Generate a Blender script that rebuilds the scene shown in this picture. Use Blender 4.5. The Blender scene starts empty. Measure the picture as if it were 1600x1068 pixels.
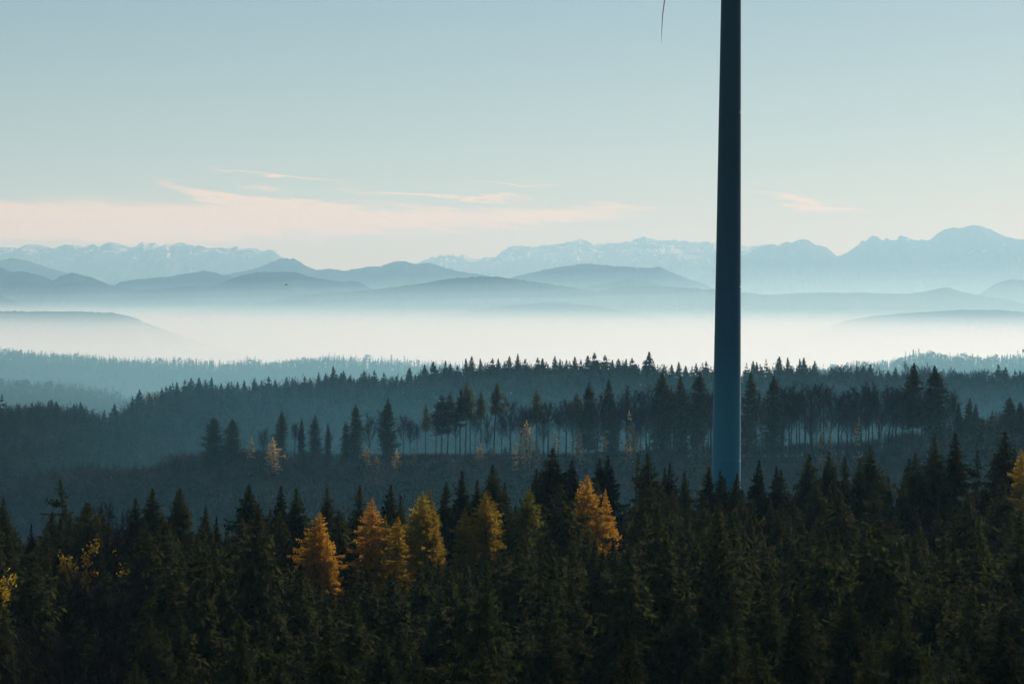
import bpy, math, random
import numpy as np

sc = bpy.context.scene
COL = sc.collection
R = math.radians

# ------------------------------------------------------------------ camera
LENS, SENSOR = 85.0, 36.0
FPX = 1600 * LENS / SENSOR                     # focal length in photo pixels
PITCH = math.atan((534 - 470) / FPX)
ROLL = R(0.50)
FWD = np.array([0, math.cos(PITCH), -math.sin(PITCH)])
UP0 = np.array([0, math.sin(PITCH), math.cos(PITCH)])
RT0 = np.array([1.0, 0, 0])
RT = math.cos(ROLL) * RT0 + math.sin(ROLL) * UP0
UPV = -math.sin(ROLL) * RT0 + math.cos(ROLL) * UP0

from mathutils import Matrix, Vector
cam_data = bpy.data.cameras.new("camera")
cam_data.lens, cam_data.sensor_width = LENS, SENSOR
cam_data.clip_start, cam_data.clip_end = 1.0, 200000.0
cam = bpy.data.objects.new("camera", cam_data)
COL.objects.link(cam)
cam.matrix_world = Matrix(((RT[0], UPV[0], -FWD[0], 0), (RT[1], UPV[1], -FWD[1], 0),
                           (RT[2], UPV[2], -FWD[2], 0), (0, 0, 0, 1)))
sc.camera = cam

# ------------------------------------------------------------------ sun, sky, exposure
SUN_AZ, SUN_EL = R(30.0), R(22.0)              # to the right of the view, late-autumn height
SUN_STRENGTH, SUN_COLOR = 5.0, (0.97, 1.0, 0.94)
SKY_STRENGTH = 0.064
EXPOSURE = 0.0

sun_data = bpy.data.lights.new("sun", "SUN")
sun_data.energy, sun_data.angle, sun_data.color = SUN_STRENGTH, R(0.5), SUN_COLOR
sun = bpy.data.objects.new("sun", sun_data)
COL.objects.link(sun)
sdir = Vector((math.sin(SUN_AZ) * math.cos(SUN_EL), math.cos(SUN_AZ) * math.cos(SUN_EL), math.sin(SUN_EL)))
sun.rotation_euler = (-sdir).to_track_quat('-Z', 'Y').to_euler()

world = bpy.data.worlds.new("World")
sc.world = world
world.use_nodes = True


def build_world():
    nt = world.node_tree
    nt.nodes.clear()
    N, L = nt.nodes.new, nt.links.new

    def val(x):
        return x

    def math_(op, a, b=None, c=None):
        n = N("ShaderNodeMath")
        n.operation = op
        for i, v in enumerate((a, b, c)):
            if v is None:
                continue
            if isinstance(v, (int, float)):
                n.inputs[i].default_value = v
            else:
                L(v, n.inputs[i])
        return n.outputs[0]

    out = N("ShaderNodeOutputWorld")
    bg = N("ShaderNodeBackground")
    bg.inputs["Strength"].default_value = SKY_STRENGTH
    L(bg.outputs[0], out.inputs[0])
    sky = N("ShaderNodeTexSky")
    sky.sky_type = 'NISHITA'
    sky.sun_disc = False
    sky.sun_elevation = SUN_EL
    sky.sun_rotation = SUN_AZ
    sky.altitude = 900
    sky.air_density = 1.0
    sky.dust_density = 0.25
    sky.ozone_density = 2.0
    tint = N("ShaderNodeMix")
    tint.data_type, tint.blend_type = 'RGBA', 'MULTIPLY'
    tint.inputs[0].default_value = 1.0
    L(sky.outputs[0], tint.inputs[6])
    tint.inputs[7].default_value = (0.97, 0.945, 0.87, 1)

    # high cirrus, laid out by azimuth and elevation in degrees
    tc = N("ShaderNodeTexCoord")
    sep = N("ShaderNodeSeparateXYZ")
    L(tc.outputs["Generated"], sep.inputs[0])
    az = math_('MULTIPLY', math_('ARCTAN2', sep.outputs[0], sep.outputs[1]), 180 / math.pi)
    el = math_('MULTIPLY', math_('ARCSINE', sep.outputs[2]), 180 / math.pi)
    comb = N("ShaderNodeCombineXYZ")
    L(math_('MULTIPLY', az, 0.22), comb.inputs[0])
    L(math_('MULTIPLY', math_('ADD', el, math_('MULTIPLY', az, 0.05)), 1.5), comb.inputs[1])
    nz = N("ShaderNodeTexNoise")
    nz.inputs["Scale"].default_value = 1.1
    nz.inputs["Detail"].default_value = 7
    nz.inputs["Roughness"].default_value = 0.58
    nz.inputs["Distortion"].default_value = 0.5
    L(comb.outputs[0], nz.inputs["Vector"])
    nf = nz.outputs["Fac"]
    comb2 = N("ShaderNodeCombineXYZ")
    L(math_('MULTIPLY', az, 0.9), comb2.inputs[0])
    L(math_('MULTIPLY', math_('ADD', el, math_('MULTIPLY', az, 0.09)), 9.0), comb2.inputs[1])
    nz2 = N("ShaderNodeTexNoise")
    nz2.inputs["Scale"].default_value = 1.0
    nz2.inputs["Detail"].default_value = 6
    nz2.inputs["Roughness"].default_value = 0.6
    nz2.inputs["Distortion"].default_value = 0.6
    L(comb2.outputs[0], nz2.inputs["Vector"])
    fine = nz2.outputs["Fac"]
    elw = math_('ADD', el, math_('MULTIPLY', math_('SUBTRACT', nf, 0.5), 0.95))
    elw = math_('ADD', elw, math_('MULTIPLY', math_('SUBTRACT', fine, 0.5), 0.34))
    azw = math_('ADD', az, math_('MULTIPLY', math_('SUBTRACT', nf, 0.5), 3.0))
    # az0, el0, half-width, half-height, slope, amount
    total = None
    for a0, e0, ra, re, sl, amt in CLOUDS:
        da = math_('SUBTRACT', azw, a0)
        de = math_('SUBTRACT', math_('SUBTRACT', elw, e0), math_('MULTIPLY', da, sl))
        q = math_('ADD', math_('POWER', math_('ABSOLUTE', math_('DIVIDE', da, ra)), 2.0),
                  math_('POWER', math_('ABSOLUTE', math_('DIVIDE', de, re)), 2.0))
        m = math_('MULTIPLY', math_('EXPONENT', math_('MULTIPLY', q, -1.0)), amt)
        total = m if total is None else math_('ADD', total, m)
    tex = math_('ADD', 0.12, math_('MULTIPLY', fine, 1.75))
    fac = N("ShaderNodeMapRange")
    fac.interpolation_type = 'SMOOTHSTEP'
    fac.inputs[1].default_value, fac.inputs[2].default_value = .12, .95
    fac.inputs[4].default_value = .92
    L(math_('MULTIPLY', total, tex), fac.inputs[0])
    mix = N("ShaderNodeMix")
    mix.data_type = 'RGBA'
    L(fac.outputs[0], mix.inputs[0])
    L(tint.outputs[2], mix.inputs[6])
    mix.inputs[7].default_value = tuple(c / SKY_STRENGTH for c in CLOUD_RGB) + (1,)
    L(mix.outputs[2], bg.inputs["Color"])


def pix_deg(px, py):
    d = FWD + (px - 800) / FPX * RT - (py - 534) / FPX * UPV
    d = d / np.linalg.norm(d)
    return math.degrees(math.atan2(d[0], d[1])), math.degrees(math.asin(d[2]))


CLOUD_RGB = (0.97, 0.77, 0.42)
CLOUDS = []
for px, py, hw, hh, sl, amt in (
        (40, 352, 330, 34, 0.00, 1.0), (300, 348, 230, 26, -0.01, 0.7), (490, 330, 180, 15, -0.03, 0.75),
        (640, 345, 230, 19, 0.01, 0.75), (860, 336, 130, 10, -0.01, 0.80), (960, 326, 70, 5, -0.02, 0.6),
        (385, 303, 130, 8, -0.13, 1.05), (700, 303, 115, 4.2, -0.07, 1.05), (425, 276, 95, 3.4, -0.10, .95),
        (1245, 314, 105, 6.5, -0.10, .85), (1290, 327, 65, 4, -0.05, 0.6), (815, 283, 80, 3.2, 0.0, 0.65),
        (20, 322, 60, 4, -0.05, 0.3), (490, 380, 22, 16, 0.3, 0.22), (-500, 345, 400, 24, 0.0, 0.8),
        (2100, 330, 260, 12, 0.02, 0.5), (2600, 290, 300, 9, 0.03, 0.5), (-1300, 300, 500, 22, 0.02, 0.7)):
    a, e = pix_deg(px, py)
    CLOUDS.append((a, e, math.degrees(hw / FPX), math.degrees(hh / FPX), sl - 0.009, amt))
build_world()

sc.view_settings.view_transform = 'Standard'
sc.view_settings.look = 'None'
sc.view_settings.gamma = 1
sc.view_settings.exposure = EXPOSURE
sc.view_settings.use_curve_mapping = False
sc.cycles.use_denoising = True
sc.cycles.max_bounces = 6
sc.cycles.diffuse_bounces = 2
sc.cycles.transmission_bounces = 3
sc.cycles.volume_bounces = 1
sc.cycles.sample_clamp_indirect = 4.0
sc.cycles.use_adaptive_sampling = False

rng = np.random.default_rng(11)
random.seed(5)

# ------------------------------------------------------------------ helpers


def ray(px, py):
    d = FWD + (px - 800) / FPX * RT - (py - 534) / FPX * UPV
    return d / d[1]                            # per metre of distance along +Y


def at(px, py, dist):
    return ray(px, py) * dist


def to_px(p):
    p = np.asarray(p, float)
    dep = p @ FWD
    return 800 + FPX * (p @ RT) / dep, 534 - FPX * (p @ UPV) / dep


def curve(tab):
    """photo pixels of a skyline -> (u, s) arrays: u = x/y and s = z/y"""
    r = np.array([ray(*p) for p in tab])
    return r[:, 0], r[:, 2]


def smooth(t):
    t = np.clip(t, 0, 1)
    return t * t * (3 - 2 * t)


_perm = np.random.default_rng(3).random((257, 257))


def vnoise(x, y):
    x, y = np.asarray(x, float), np.asarray(y, float)
    xi, yi = np.floor(x).astype(int), np.floor(y).astype(int)
    fx, fy = smooth(x - xi), smooth(y - yi)
    a, b = xi % 256, yi % 256
    p = _perm
    v0 = p[a, b] * (1 - fx) + p[a + 1, b] * fx
    v1 = p[a, b + 1] * (1 - fx) + p[a + 1, b + 1] * fx
    return (v0 * (1 - fy) + v1 * fy) * 2 - 1


def fbm(x, y, octv=4, ridged=False):
    s, amp, tot = 0, 1.0, 0
    for i in range(octv):
        n = vnoise(x * 2 ** i + 17.3 * i, y * 2 ** i + 9.1 * i)
        s = s + amp * ((1 - 2 * np.abs(n)) if ridged else n)
        tot += amp
        amp *= 0.5
    return s / tot


def add_mesh(name, V, F, mats, fmat=None, smooth_shade=False):
    """V (n,3), F: (m,3) or (m,4) int arrays (or a list of both kinds)"""
    me = bpy.data.meshes.new(name)
    parts = F if isinstance(F, list) else [F]
    parts = [np.asarray(f, np.int32) for f in parts if len(f)]
    V = np.asarray(V, np.float32)
    me.vertices.add(len(V))
    me.vertices.foreach_set("co", V.ravel())
    loops = np.concatenate([f.ravel() for f in parts])
    sizes = np.concatenate([np.full(len(f), f.shape[1], np.int32) for f in parts])
    me.loops.add(len(loops))
    me.loops.foreach_set("vertex_index", loops)
    me.polygons.add(len(sizes))
    me.polygons.foreach_set("loop_start", np.concatenate([[0], np.cumsum(sizes)[:-1]]).astype(np.int32))
    for m in (mats if isinstance(mats, (list, tuple)) else [mats]):
        me.materials.append(m)
    if fmat is not None:
        me.polygons.foreach_set("material_index", np.asarray(fmat, np.int32))
    if smooth_shade:
        me.polygons.foreach_set("use_smooth", np.ones(len(sizes), bool))
    me.update(calc_edges=True)
    me.validate()
    return me


def link(name, data, parent=None, loc=None):
    o = bpy.data.objects.new(name, data)
    COL.objects.link(o)
    if parent is not None:
        o.parent = parent
    if loc is not None:
        o.location = [float(v) for v in loc]
    return o


def tag(o, label=None, cat=None, group=None, kind=None):
    if label:
        o["label"] = label
    if cat:
        o["category"] = cat
    if group:
        o["group"] = group
    if kind:
        o["kind"] = kind
    return o


# ------------------------------------------------------------------ materials


def mat_surface(name, stops, scale=1.0, rough=0.9, translucent=0.0, tcol=None, per_object=0.0, detail=4, coord="Object",
                hue=0.0, metallic=0.0, spec=0.0, bump=0.0):
    m = bpy.data.materials.new(name)
    m.use_nodes = True
    nt = m.node_tree
    nt.nodes.clear()
    N, L = nt.nodes.new, nt.links.new
    out = N("ShaderNodeOutputMaterial")
    bs = N("ShaderNodeBsdfPrincipled")
    bs.inputs["Roughness"].default_value = rough
    bs.inputs["Specular IOR Level"].default_value = spec
    bs.inputs["Metallic"].default_value = metallic
    nz = N("ShaderNodeTexNoise")
    nz.inputs["Scale"].default_value = scale
    nz.inputs["Detail"].default_value = detail
    nz.inputs["Roughness"].default_value = 0.6
    if coord == "World":
        g = N("ShaderNodeNewGeometry")
        L(g.outputs["Position"], nz.inputs["Vector"])
    else:
        tc = N("ShaderNodeTexCoord")
        L(tc.outputs["Object"], nz.inputs["Vector"])
    cr = N("ShaderNodeValToRGB")
    el = cr.color_ramp.elements
    pos = np.linspace(0.32, 0.68, len(stops))
    while len(el) < len(stops):
        el.new(0.5)
    for e, p, c in zip(el, pos, stops):
        e.position, e.color = p, (*c, 1)
    L(nz.outputs["Fac"], cr.inputs[0])
    col = cr.outputs[0]
    if per_object:
        oi = N("ShaderNodeObjectInfo")
        hsv = N("ShaderNodeHueSaturation")
        mr = N("ShaderNodeMapRange")
        mr.inputs[3].default_value, mr.inputs[4].default_value = 1 - per_object, 1 + per_object
        L(oi.outputs["Random"], mr.inputs[0])
        L(mr.outputs[0], hsv.inputs["Value"])
        if hue:
            mh = N("ShaderNodeMapRange")
            mh.inputs[3].default_value, mh.inputs[4].default_value = 0.5 - hue, 0.5 + hue
            ml = N("ShaderNodeMath")
            ml.operation = 'FRACT'
            mm = N("ShaderNodeMath")
            mm.operation = 'MULTIPLY'
            mm.inputs[1].default_value = 7.31
            L(oi.outputs["Random"], mm.inputs[0])
            L(mm.outputs[0], ml.inputs[0])
            L(ml.outputs[0], mh.inputs[0])
            L(mh.outputs[0], hsv.inputs["Hue"])
        L(col, hsv.inputs["Color"])
        col = hsv.outputs[0]
    L(col, bs.inputs["Base Color"])
    if bump:
        bp = N("ShaderNodeBump")
        bp.inputs["Strength"].default_value = bump
        L(nz.outputs["Fac"], bp.inputs["Height"])
        L(bp.outputs[0], bs.inputs["Normal"])
    shader = bs.outputs[0]
    if translucent:
        tr = N("ShaderNodeBsdfTranslucent")
        if tcol is None:
            L(col, tr.inputs["Color"])
        else:
            mx = N("ShaderNodeMix")
            mx.data_type, mx.blend_type = 'RGBA', 'MULTIPLY'
            mx.inputs[0].default_value = 1
            L(col, mx.inputs[6])
            mx.inputs[7].default_value = (*tcol, 1)
            L(mx.outputs[2], tr.inputs["Color"])
        ms = N("ShaderNodeMixShader")
        ms.inputs[0].default_value = translucent
        L(bs.outputs[0], ms.inputs[1])
        L(tr.outputs[0], ms.inputs[2])
        shader = ms.outputs[0]
    L(shader, out.inputs["Surface"])
    return m


def mat_volume(name, color, density, aniso=0.0):
    m = bpy.data.materials.new(name)
    m.use_nodes = True
    nt = m.node_tree
    nt.nodes.clear()
    out = nt.nodes.new("ShaderNodeOutputMaterial")
    v = nt.nodes.new("ShaderNodeVolumePrincipled")
    v.inputs["Color"].default_value = (*color, 1)
    v.inputs["Density"].default_value = density
    v.inputs["Anisotropy"].default_value = aniso
    v.inputs["Absorption Color"].default_value = (1, 1, 1, 1)
    v.inputs["Density Attribute"].default_value = ""
    v.inputs["Temperature Attribute"].default_value = ""
    nt.links.new(v.outputs[0], out.inputs["Volume"])
    try:
        m.cycles.homogeneous_volume = True
    except Exception:
        pass
    return m


M_NEEDLE = mat_surface("spruce_needles", [(.022, .028, .015), (.039, .043, .020), (.064, .062, .027)], .9, .8, .25, (1.3, 1.25, .7), .45, 3, hue=.022)
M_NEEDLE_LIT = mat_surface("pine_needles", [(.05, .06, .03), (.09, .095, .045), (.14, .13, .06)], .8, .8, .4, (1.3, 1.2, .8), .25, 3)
M_FOREST = mat_surface("forest_needles", [(.014, .024, .016), (.028, .041, .025), (.055, .062, .034)], .09, .85, .2, (1.2, 1.2, .8), 0, 5, coord="World")
M_BARE_FOREST = mat_surface("bare_twigs_far", [(.024, .024, .024), (.050, .044, .040), (.095, .076, .06)], .11, .9, .1, None, 0, 5, coord="World")
M_FAR_FOREST = mat_surface("far_forest_needles", [(.03, .04, .028), (.045, .052, .034), (.06, .062, .04)], .012, .9, .0, None, 0, 4, coord="World")
M_BARK = mat_surface("bark", [(.026, .022, .018), (.045, .037, .030), (.07, .058, .046)], 3.0, .95, 0, None, .2, 5, bump=.4)
M_TWIG = mat_surface("beech_twigs", [(.024, .022, .021), (.040, .034, .031), (.062, .05, .043)], 1.5, .95, 0, None, .25, 4)
M_LARCH = mat_surface("larch_needles_orange", [(.30, .18, .025), (.54, .31, .045), (.70, .45, .08)], .42, .8, .5, (1.15, 1.0, .8), .12, 4, hue=.006)
M_LARCH_Y = mat_surface("larch_needles_yellow", [(.15, .13, .02), (.36, .24, .03), (.56, .36, .06)], .38, .8, .5, (1.1, 1.0, .8), .12, 4, hue=.012)
M_LARCH_G = mat_surface("larch_needles_olive", [(.10, .11, .02), (.17, .17, .03), (.26, .23, .045)], .8, .8, .45, (1.1, 1.0, .8), .12, 4)
M_GOLD_LEAF = mat_surface("golden_beech_leaves", [(.36, .23, .07), (.55, .39, .14), (.70, .54, .24)], .6, .7, .5, (1.1, 1.0, .8), .2, 4)
M_GROUND = mat_surface("forest_floor", [(.018, .016, .012), (.032, .028, .019), (.05, .042, .028)], .03, .95, 0, None, 0, 8, coord="World")
M_HILL = mat_surface("wooded_hill", [(.018, .028, .026), (.030, .042, .034), (.052, .060, .044), (.13, .125, .09)], .0024, .95, 0, None, 0, 8, coord="World")
M_STEEL = mat_surface("turbine_blade_paint", [(.05, .06, .07), (.055, .066, .076)], .4, .45, 0, spec=.3)
M_WHITEWALL = mat_surface("white_plaster", [(.7, .68, .64), (.8, .78, .74)], .6, .8, 0)
M_ROOFTILE = mat_surface("dark_roof_tile", [(.12, .07, .05), (.18, .10, .07)], .8, .8, 0)
M_BIRD = mat_surface("dark_feathers", [(.015, .014, .014), (.03, .028, .026)], 6, .7, 0)


def mat_mountain(name, snow):
    m = bpy.data.materials.new(name)
    m.use_nodes = True
    nt = m.node_tree
    nt.nodes.clear()
    N, L = nt.nodes.new, nt.links.new
    out, bs = N("ShaderNodeOutputMaterial"), N("ShaderNodeBsdfPrincipled")
    bs.inputs["Roughness"].default_value = .95
    bs.inputs["Specular IOR Level"].default_value = 0
    g = N("ShaderNodeNewGeometry")
    n1 = N("ShaderNodeTexNoise")
    n1.inputs["Scale"].default_value = .0035
    n1.inputs["Detail"].default_value = 8
    n1.inputs["Roughness"].default_value = .65
    mp = N("ShaderNodeMapping")
    mp.inputs["Scale"].default_value = (1, .35, 1.8)
    L(g.outputs["Position"], mp.inputs[0])
    L(mp.outputs[0], n1.inputs["Vector"])
    rock = N("ShaderNodeValToRGB")
    e = rock.color_ramp.elements
    e[0].position, e[0].color = .35, (.05, .06, .06, 1)
    e[1].position, e[1].color = .65, (.14, .145, .14, 1)
    L(n1.outputs["Fac"], rock.inputs[0])
    # snow lies in streaks on the higher ledges
    n2 = N("ShaderNodeTexNoise")
    n2.inputs["Scale"].default_value = .0030
    n2.inputs["Detail"].default_value = 6
    n2.inputs["Roughness"].default_value = .6
    n2.inputs["Distortion"].default_value = .8
    mp2 = N("ShaderNodeMapping")
    mp2.inputs["Scale"].default_value = (1, .5, 2.2)
    mp2.inputs["Rotation"].default_value = (0, .35, 0)
    L(g.outputs["Position"], mp2.inputs[0])
    L(mp2.outputs[0], n2.inputs["Vector"])
    sp = N("ShaderNodeSeparateXYZ")
    L(g.outputs["Position"], sp.inputs[0])
    hh = N("ShaderNodeMapRange")
    hh.inputs[1].default_value, hh.inputs[2].default_value = 450, 950
    hh.inputs[3].default_value, hh.inputs[4].default_value = -.30, .06
    L(sp.outputs[2], hh.inputs[0])
    ad = N("ShaderNodeMath")
    ad.operation = 'ADD'
    L(n2.outputs["Fac"], ad.inputs[0])
    L(hh.outputs[0], ad.inputs[1])
    sr = N("ShaderNodeMapRange")
    sr.inputs[1].default_value, sr.inputs[2].default_value = .60 - snow, .66 - snow
    L(ad.outputs[0], sr.inputs[0])
    mx = N("ShaderNodeMix")
    mx.data_type = 'RGBA'
    L(sr.outputs[0], mx.inputs[0])
    L(rock.outputs[0], mx.inputs[6])
    mx.inputs[7].default_value = (.80, .79, .78, 1)
    L(mx.outputs[2], bs.inputs["Base Color"])
    L(bs.outputs[0], out.inputs[0])
    return m


M_ALPS = mat_mountain("snowy_alpine_rock", .07)
M_ALPS_BARE = mat_mountain("alpine_rock", -.08)


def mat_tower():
    m = bpy.data.materials.new("tower_painted_shade")
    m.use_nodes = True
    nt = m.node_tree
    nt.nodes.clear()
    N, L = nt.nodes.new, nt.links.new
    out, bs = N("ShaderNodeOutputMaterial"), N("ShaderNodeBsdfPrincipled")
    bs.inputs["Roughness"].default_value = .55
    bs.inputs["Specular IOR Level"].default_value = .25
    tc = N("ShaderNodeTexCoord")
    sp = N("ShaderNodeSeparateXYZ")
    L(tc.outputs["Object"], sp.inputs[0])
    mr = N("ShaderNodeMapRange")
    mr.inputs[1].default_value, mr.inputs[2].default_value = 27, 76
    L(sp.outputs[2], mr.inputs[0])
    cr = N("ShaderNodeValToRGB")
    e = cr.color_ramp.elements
    e[0].position, e[0].color = 0, (.035, .25, .37, 1)  # backlit pale tower: its shade and blue sky reflection painted in, bluer downwards
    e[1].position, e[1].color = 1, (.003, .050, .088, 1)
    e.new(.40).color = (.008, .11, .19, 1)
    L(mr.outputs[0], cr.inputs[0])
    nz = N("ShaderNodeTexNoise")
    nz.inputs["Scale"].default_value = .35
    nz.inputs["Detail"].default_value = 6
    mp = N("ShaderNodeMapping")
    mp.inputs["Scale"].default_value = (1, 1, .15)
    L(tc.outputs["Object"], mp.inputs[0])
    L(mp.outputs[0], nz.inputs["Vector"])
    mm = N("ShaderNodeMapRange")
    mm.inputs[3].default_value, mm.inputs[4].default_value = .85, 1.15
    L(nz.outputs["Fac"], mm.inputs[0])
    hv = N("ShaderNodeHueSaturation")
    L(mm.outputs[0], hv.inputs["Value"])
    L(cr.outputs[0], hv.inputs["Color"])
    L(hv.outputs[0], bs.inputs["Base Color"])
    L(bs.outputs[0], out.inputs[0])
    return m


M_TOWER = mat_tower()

# ------------------------------------------------------------------ terrain
RIDGE = [(-300, 640), (-100, 634), (0, 630), (60, 628), (85, 625), (130, 634), (160, 643), (190, 636), (212, 616), (240, 610), (270, 600),
         (310, 595), (360, 600), (420, 596), (470, 592), (520, 584), (560, 583), (610, 589), (640, 586), (660, 577),
         (700, 574), (740, 567), (800, 561), (850, 563), (900, 566), (960, 563), (1015, 562), (1045, 575), (1085, 572), (1110, 569),
         (1160, 571), (1200, 567), (1250, 565), (1290, 572), (1330, 570), (1400, 575), (1440, 573), (1500, 578),
         (1540, 576), (1600, 580), (1800, 585), (2000, 590)]
HILL_C = [(-400, 540), (0, 544), (60, 548), (90, 552), (120, 553), (200, 558), (300, 562), (370, 565), (390, 563), (460, 558), (480, 557), (540, 558),
          (600, 561), (660, 564), (720, 572), (800, 592), (900, 640), (1100, 690), (2000, 690)]
HILL_C2 = [(-400, 580), (0, 592), (40, 590), (80, 594), (130, 602), (180, 612), (250, 628), (330, 650), (420, 690), (2000, 690)]
HILL_D = [(-400, 690), (1000, 690), (1180, 620), (1240, 590), (1290, 573), (1330, 564), (1380, 558), (1430, 554), (1455, 551), (1520, 553), (1600, 552), (2000, 546)]

U_RIDGE, S_RIDGE = curve(RIDGE)
U_C, S_C = curve(HILL_C)
U_C2, S_C2 = curve(HILL_C2)
U_D, S_D = curve(HILL_D)
BENCH = [(-300, 800), (0, 800), (120, 772), (300, 735), (380, 728), (600, 725), (900, 718), (1200, 712), (1400, 706), (1500, 692), (1600, 680), (2000, 660)]
U_B, S_B = curve(BENCH)

D_RIDGE, D_C, D_C2, D_D, D_B = 1420., 5000., 3300., 3900., 880.


def height(x, y):
    """ground height relative to the camera"""
    x, y = np.asarray(x, float), np.asarray(y, float)
    u = x / np.maximum(y, 120)
    uc = np.clip(u, -.3, .3)
    zc = np.interp(u, U_C, S_C) * D_C - 21
    zc2 = np.interp(u, U_C2, S_C2) * D_C2 - 21
    zd = np.interp(u, U_D, S_D) * D_D - 21
    nodes = [(-600, -47 + 0 * u), (130, -49 + 2 * uc), (350, -50.5 + 6 * uc), (545, -84 + 12 * uc),
             (740, np.interp(u, U_B, S_B) * D_B - 15), (D_B, np.interp(u, U_B, S_B) * D_B), (1030, -90 + 0 * u),
             (D_RIDGE, np.interp(u, U_RIDGE, S_RIDGE) * D_RIDGE - 21), (1750, -95 + 0 * u), (2500, -185 + 0 * u),
             (D_C2, np.maximum(zc2, -190)), (D_C2 + 300, -195 + 0 * u), (D_D, np.maximum(zd, -200)),
             (4350, -215 + 0 * u), (D_C, np.maximum(zc, -290)), (5600, -300 + 0 * u), (7500, -340 + 0 * u), (70000, -340 + 0 * u)]
    z = nodes[0][1] + 0 * y
    for (d0, z0), (d1, z1) in zip(nodes[:-1], nodes[1:]):
        t = (y - d0) / (d1 - d0)
        z = np.where(y >= d0, z0 + (z1 - z0) * smooth(t), z)
    amp = np.clip(np.minimum(y, 5000) / 900, .25, 2.5)
    return z + amp * 1.2 * fbm(x / 55., y / 55., 3)


def build_terrain():
    us = np.concatenate([np.linspace(-.42, -.24, 16)[:-1], np.linspace(-.24, .24, 230), np.linspace(.24, .42, 16)[1:]])
    ds = np.concatenate([np.linspace(-200, 100, 10)[:-1], np.linspace(100, 1800, 190)[:-1], np.geomspace(1800, 6200, 120)[:-1],
                         np.geomspace(6200, 61000, 14)])
    Ug, Dg = np.meshgrid(us, ds)
    X = Ug * np.maximum(Dg, 260)
    Z = height(X, Dg)
    V = np.stack([X, Dg, Z], -1).reshape(-1, 3)
    n, w = len(ds), len(us)
    i = (np.arange(n - 1)[:, None] * w + np.arange(w - 1)[None]).ravel()
    F = np.stack([i, i + 1, i + w + 1, i + w], -1)
    o = link("ground", add_mesh("ground", V, F, M_GROUND, smooth_shade=True))
    tag(o, kind="structure")


build_terrain()

# ------------------------------------------------------------------ far hills and mountains


def ridge_mesh(name, tab, dist, mat, rough=1.0, floor=-345., run=2.4, crest=0.0, spur=.45, step=1.3, seed=0, rows=26, label=None, fine=.06):
    """a mountain or hill with its crest at distance DIST along the traced skyline, a front and a back slope"""
    tab = sorted(tab)
    u, s = curve(tab)
    x0, x1 = tab[0][0], tab[-1][0]
    n = int((x1 - x0) / step)
    U = np.linspace(u[0], u[-1], n)
    Zc = np.interp(U, u, s) * dist
    # soften the corners of the traced line, then add the small roughness of the crest
    k = np.array([.25, .5, .25])
    Zc = np.convolve(np.pad(Zc, 1, mode="edge"), k, "valid")
    px = dist / FPX
    Zs = np.maximum(Zc, floor + 2)
    Zc = Zc + px * crest * fbm(U * 900 + seed, U * 0 + seed, 4) + px * crest * .5 * np.abs(vnoise(U * 5200, U * 0 + seed + 3))
    Zc = np.maximum(Zc, floor + 2)
    verts, hgt = [], Zs - floor
    ts = np.concatenate([-np.linspace(1, .08, 8), [0], np.linspace(.015, 1, rows) ** 1.15])   # back slope, crest, front slope
    for t in ts:
        a = abs(t)
        drop = (a ** .86) * hgt
        yy = dist - np.sign(t) * a * hgt * run
        xx = U * dist
        xx0 = xx
        xx = xx + px * 30 * fbm(xx / (px * 50) + seed, yy / (px * 140) + 3, 3)
        nn = fbm(xx / (px * 60) + seed * 7.7, yy / (px * 95) + seed, 5, True) + fine * fbm(xx / (px * 14) + seed, yy / (px * 22) + seed, 4, True)
        zz = Zs + (Zc - Zs) * math.exp(-a * 45) - drop + spur * hgt * .16 * rough * nn * (a * (1 - a) * 4) ** .8
        zz = np.minimum(zz, np.minimum(Zs, Zc) + (1e9 if t == 0 else 0) + (0 if t == 0 else -px * .12 * min(1, a * 20)))
        verts.append(np.stack([xx0, yy + 0 * xx, zz], -1))
    V = np.concatenate(verts)
    m = len(ts)
    i = (np.arange(m - 1)[:, None] * n + np.arange(n - 1)[None]).ravel()
    F = np.stack([i, i + 1, i + n + 1, i + n], -1)[:, ::-1]
    o = link(name, add_mesh(name, V, F, mat, smooth_shade=True))
    tag(o, label=label, kind="structure")
    return o


FAR_L = [(-260, 392), (-150, 384), (-60, 390), (0, 387), (17, 386), (27, 389), (43, 382), (52, 381), (66, 384), (83, 388), (103, 382), (118, 383), (132, 386), (146, 381),
         (155, 386), (169, 378), (187, 380), (200, 386), (206, 387), (215, 384), (219, 379), (224, 378), (232, 381), (243, 379), (250, 385), (260, 381),
         (270, 382), (281, 379), (290, 380), (305, 385), (310, 383), (325, 388), (340, 387), (358, 388), (371, 384), (377, 388), (400, 388),
         (412, 392), (425, 389), (432, 391), (440, 400), (470, 418), (520, 440), (560, 465)]
FAR_M = [(560, 470), (620, 432), (650, 412), (660, 408), (670, 404), (676, 400), (680, 404), (684, 401), (690, 398), (693, 401), (697, 397), (703, 400), (706, 398), (710, 397), (714, 401), (718, 400), (725, 397),
         (732, 402), (740, 404), (750, 406), (760, 402), (775, 402), (785, 392), (800, 385), (815, 384), (830, 386), (850, 383), (870, 382), (885, 379), (905, 374),
         (915, 375), (930, 382), (945, 380), (960, 380), (985, 377), (1000, 371), (1007, 369), (1013, 373), (1020, 372), (1030, 376), (1050, 375), (1075, 377), (1090, 378),
         (1110, 379), (1160, 384), (1178, 385), (1195, 382), (1210, 381), (1260, 396), (1330, 440)]
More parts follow.
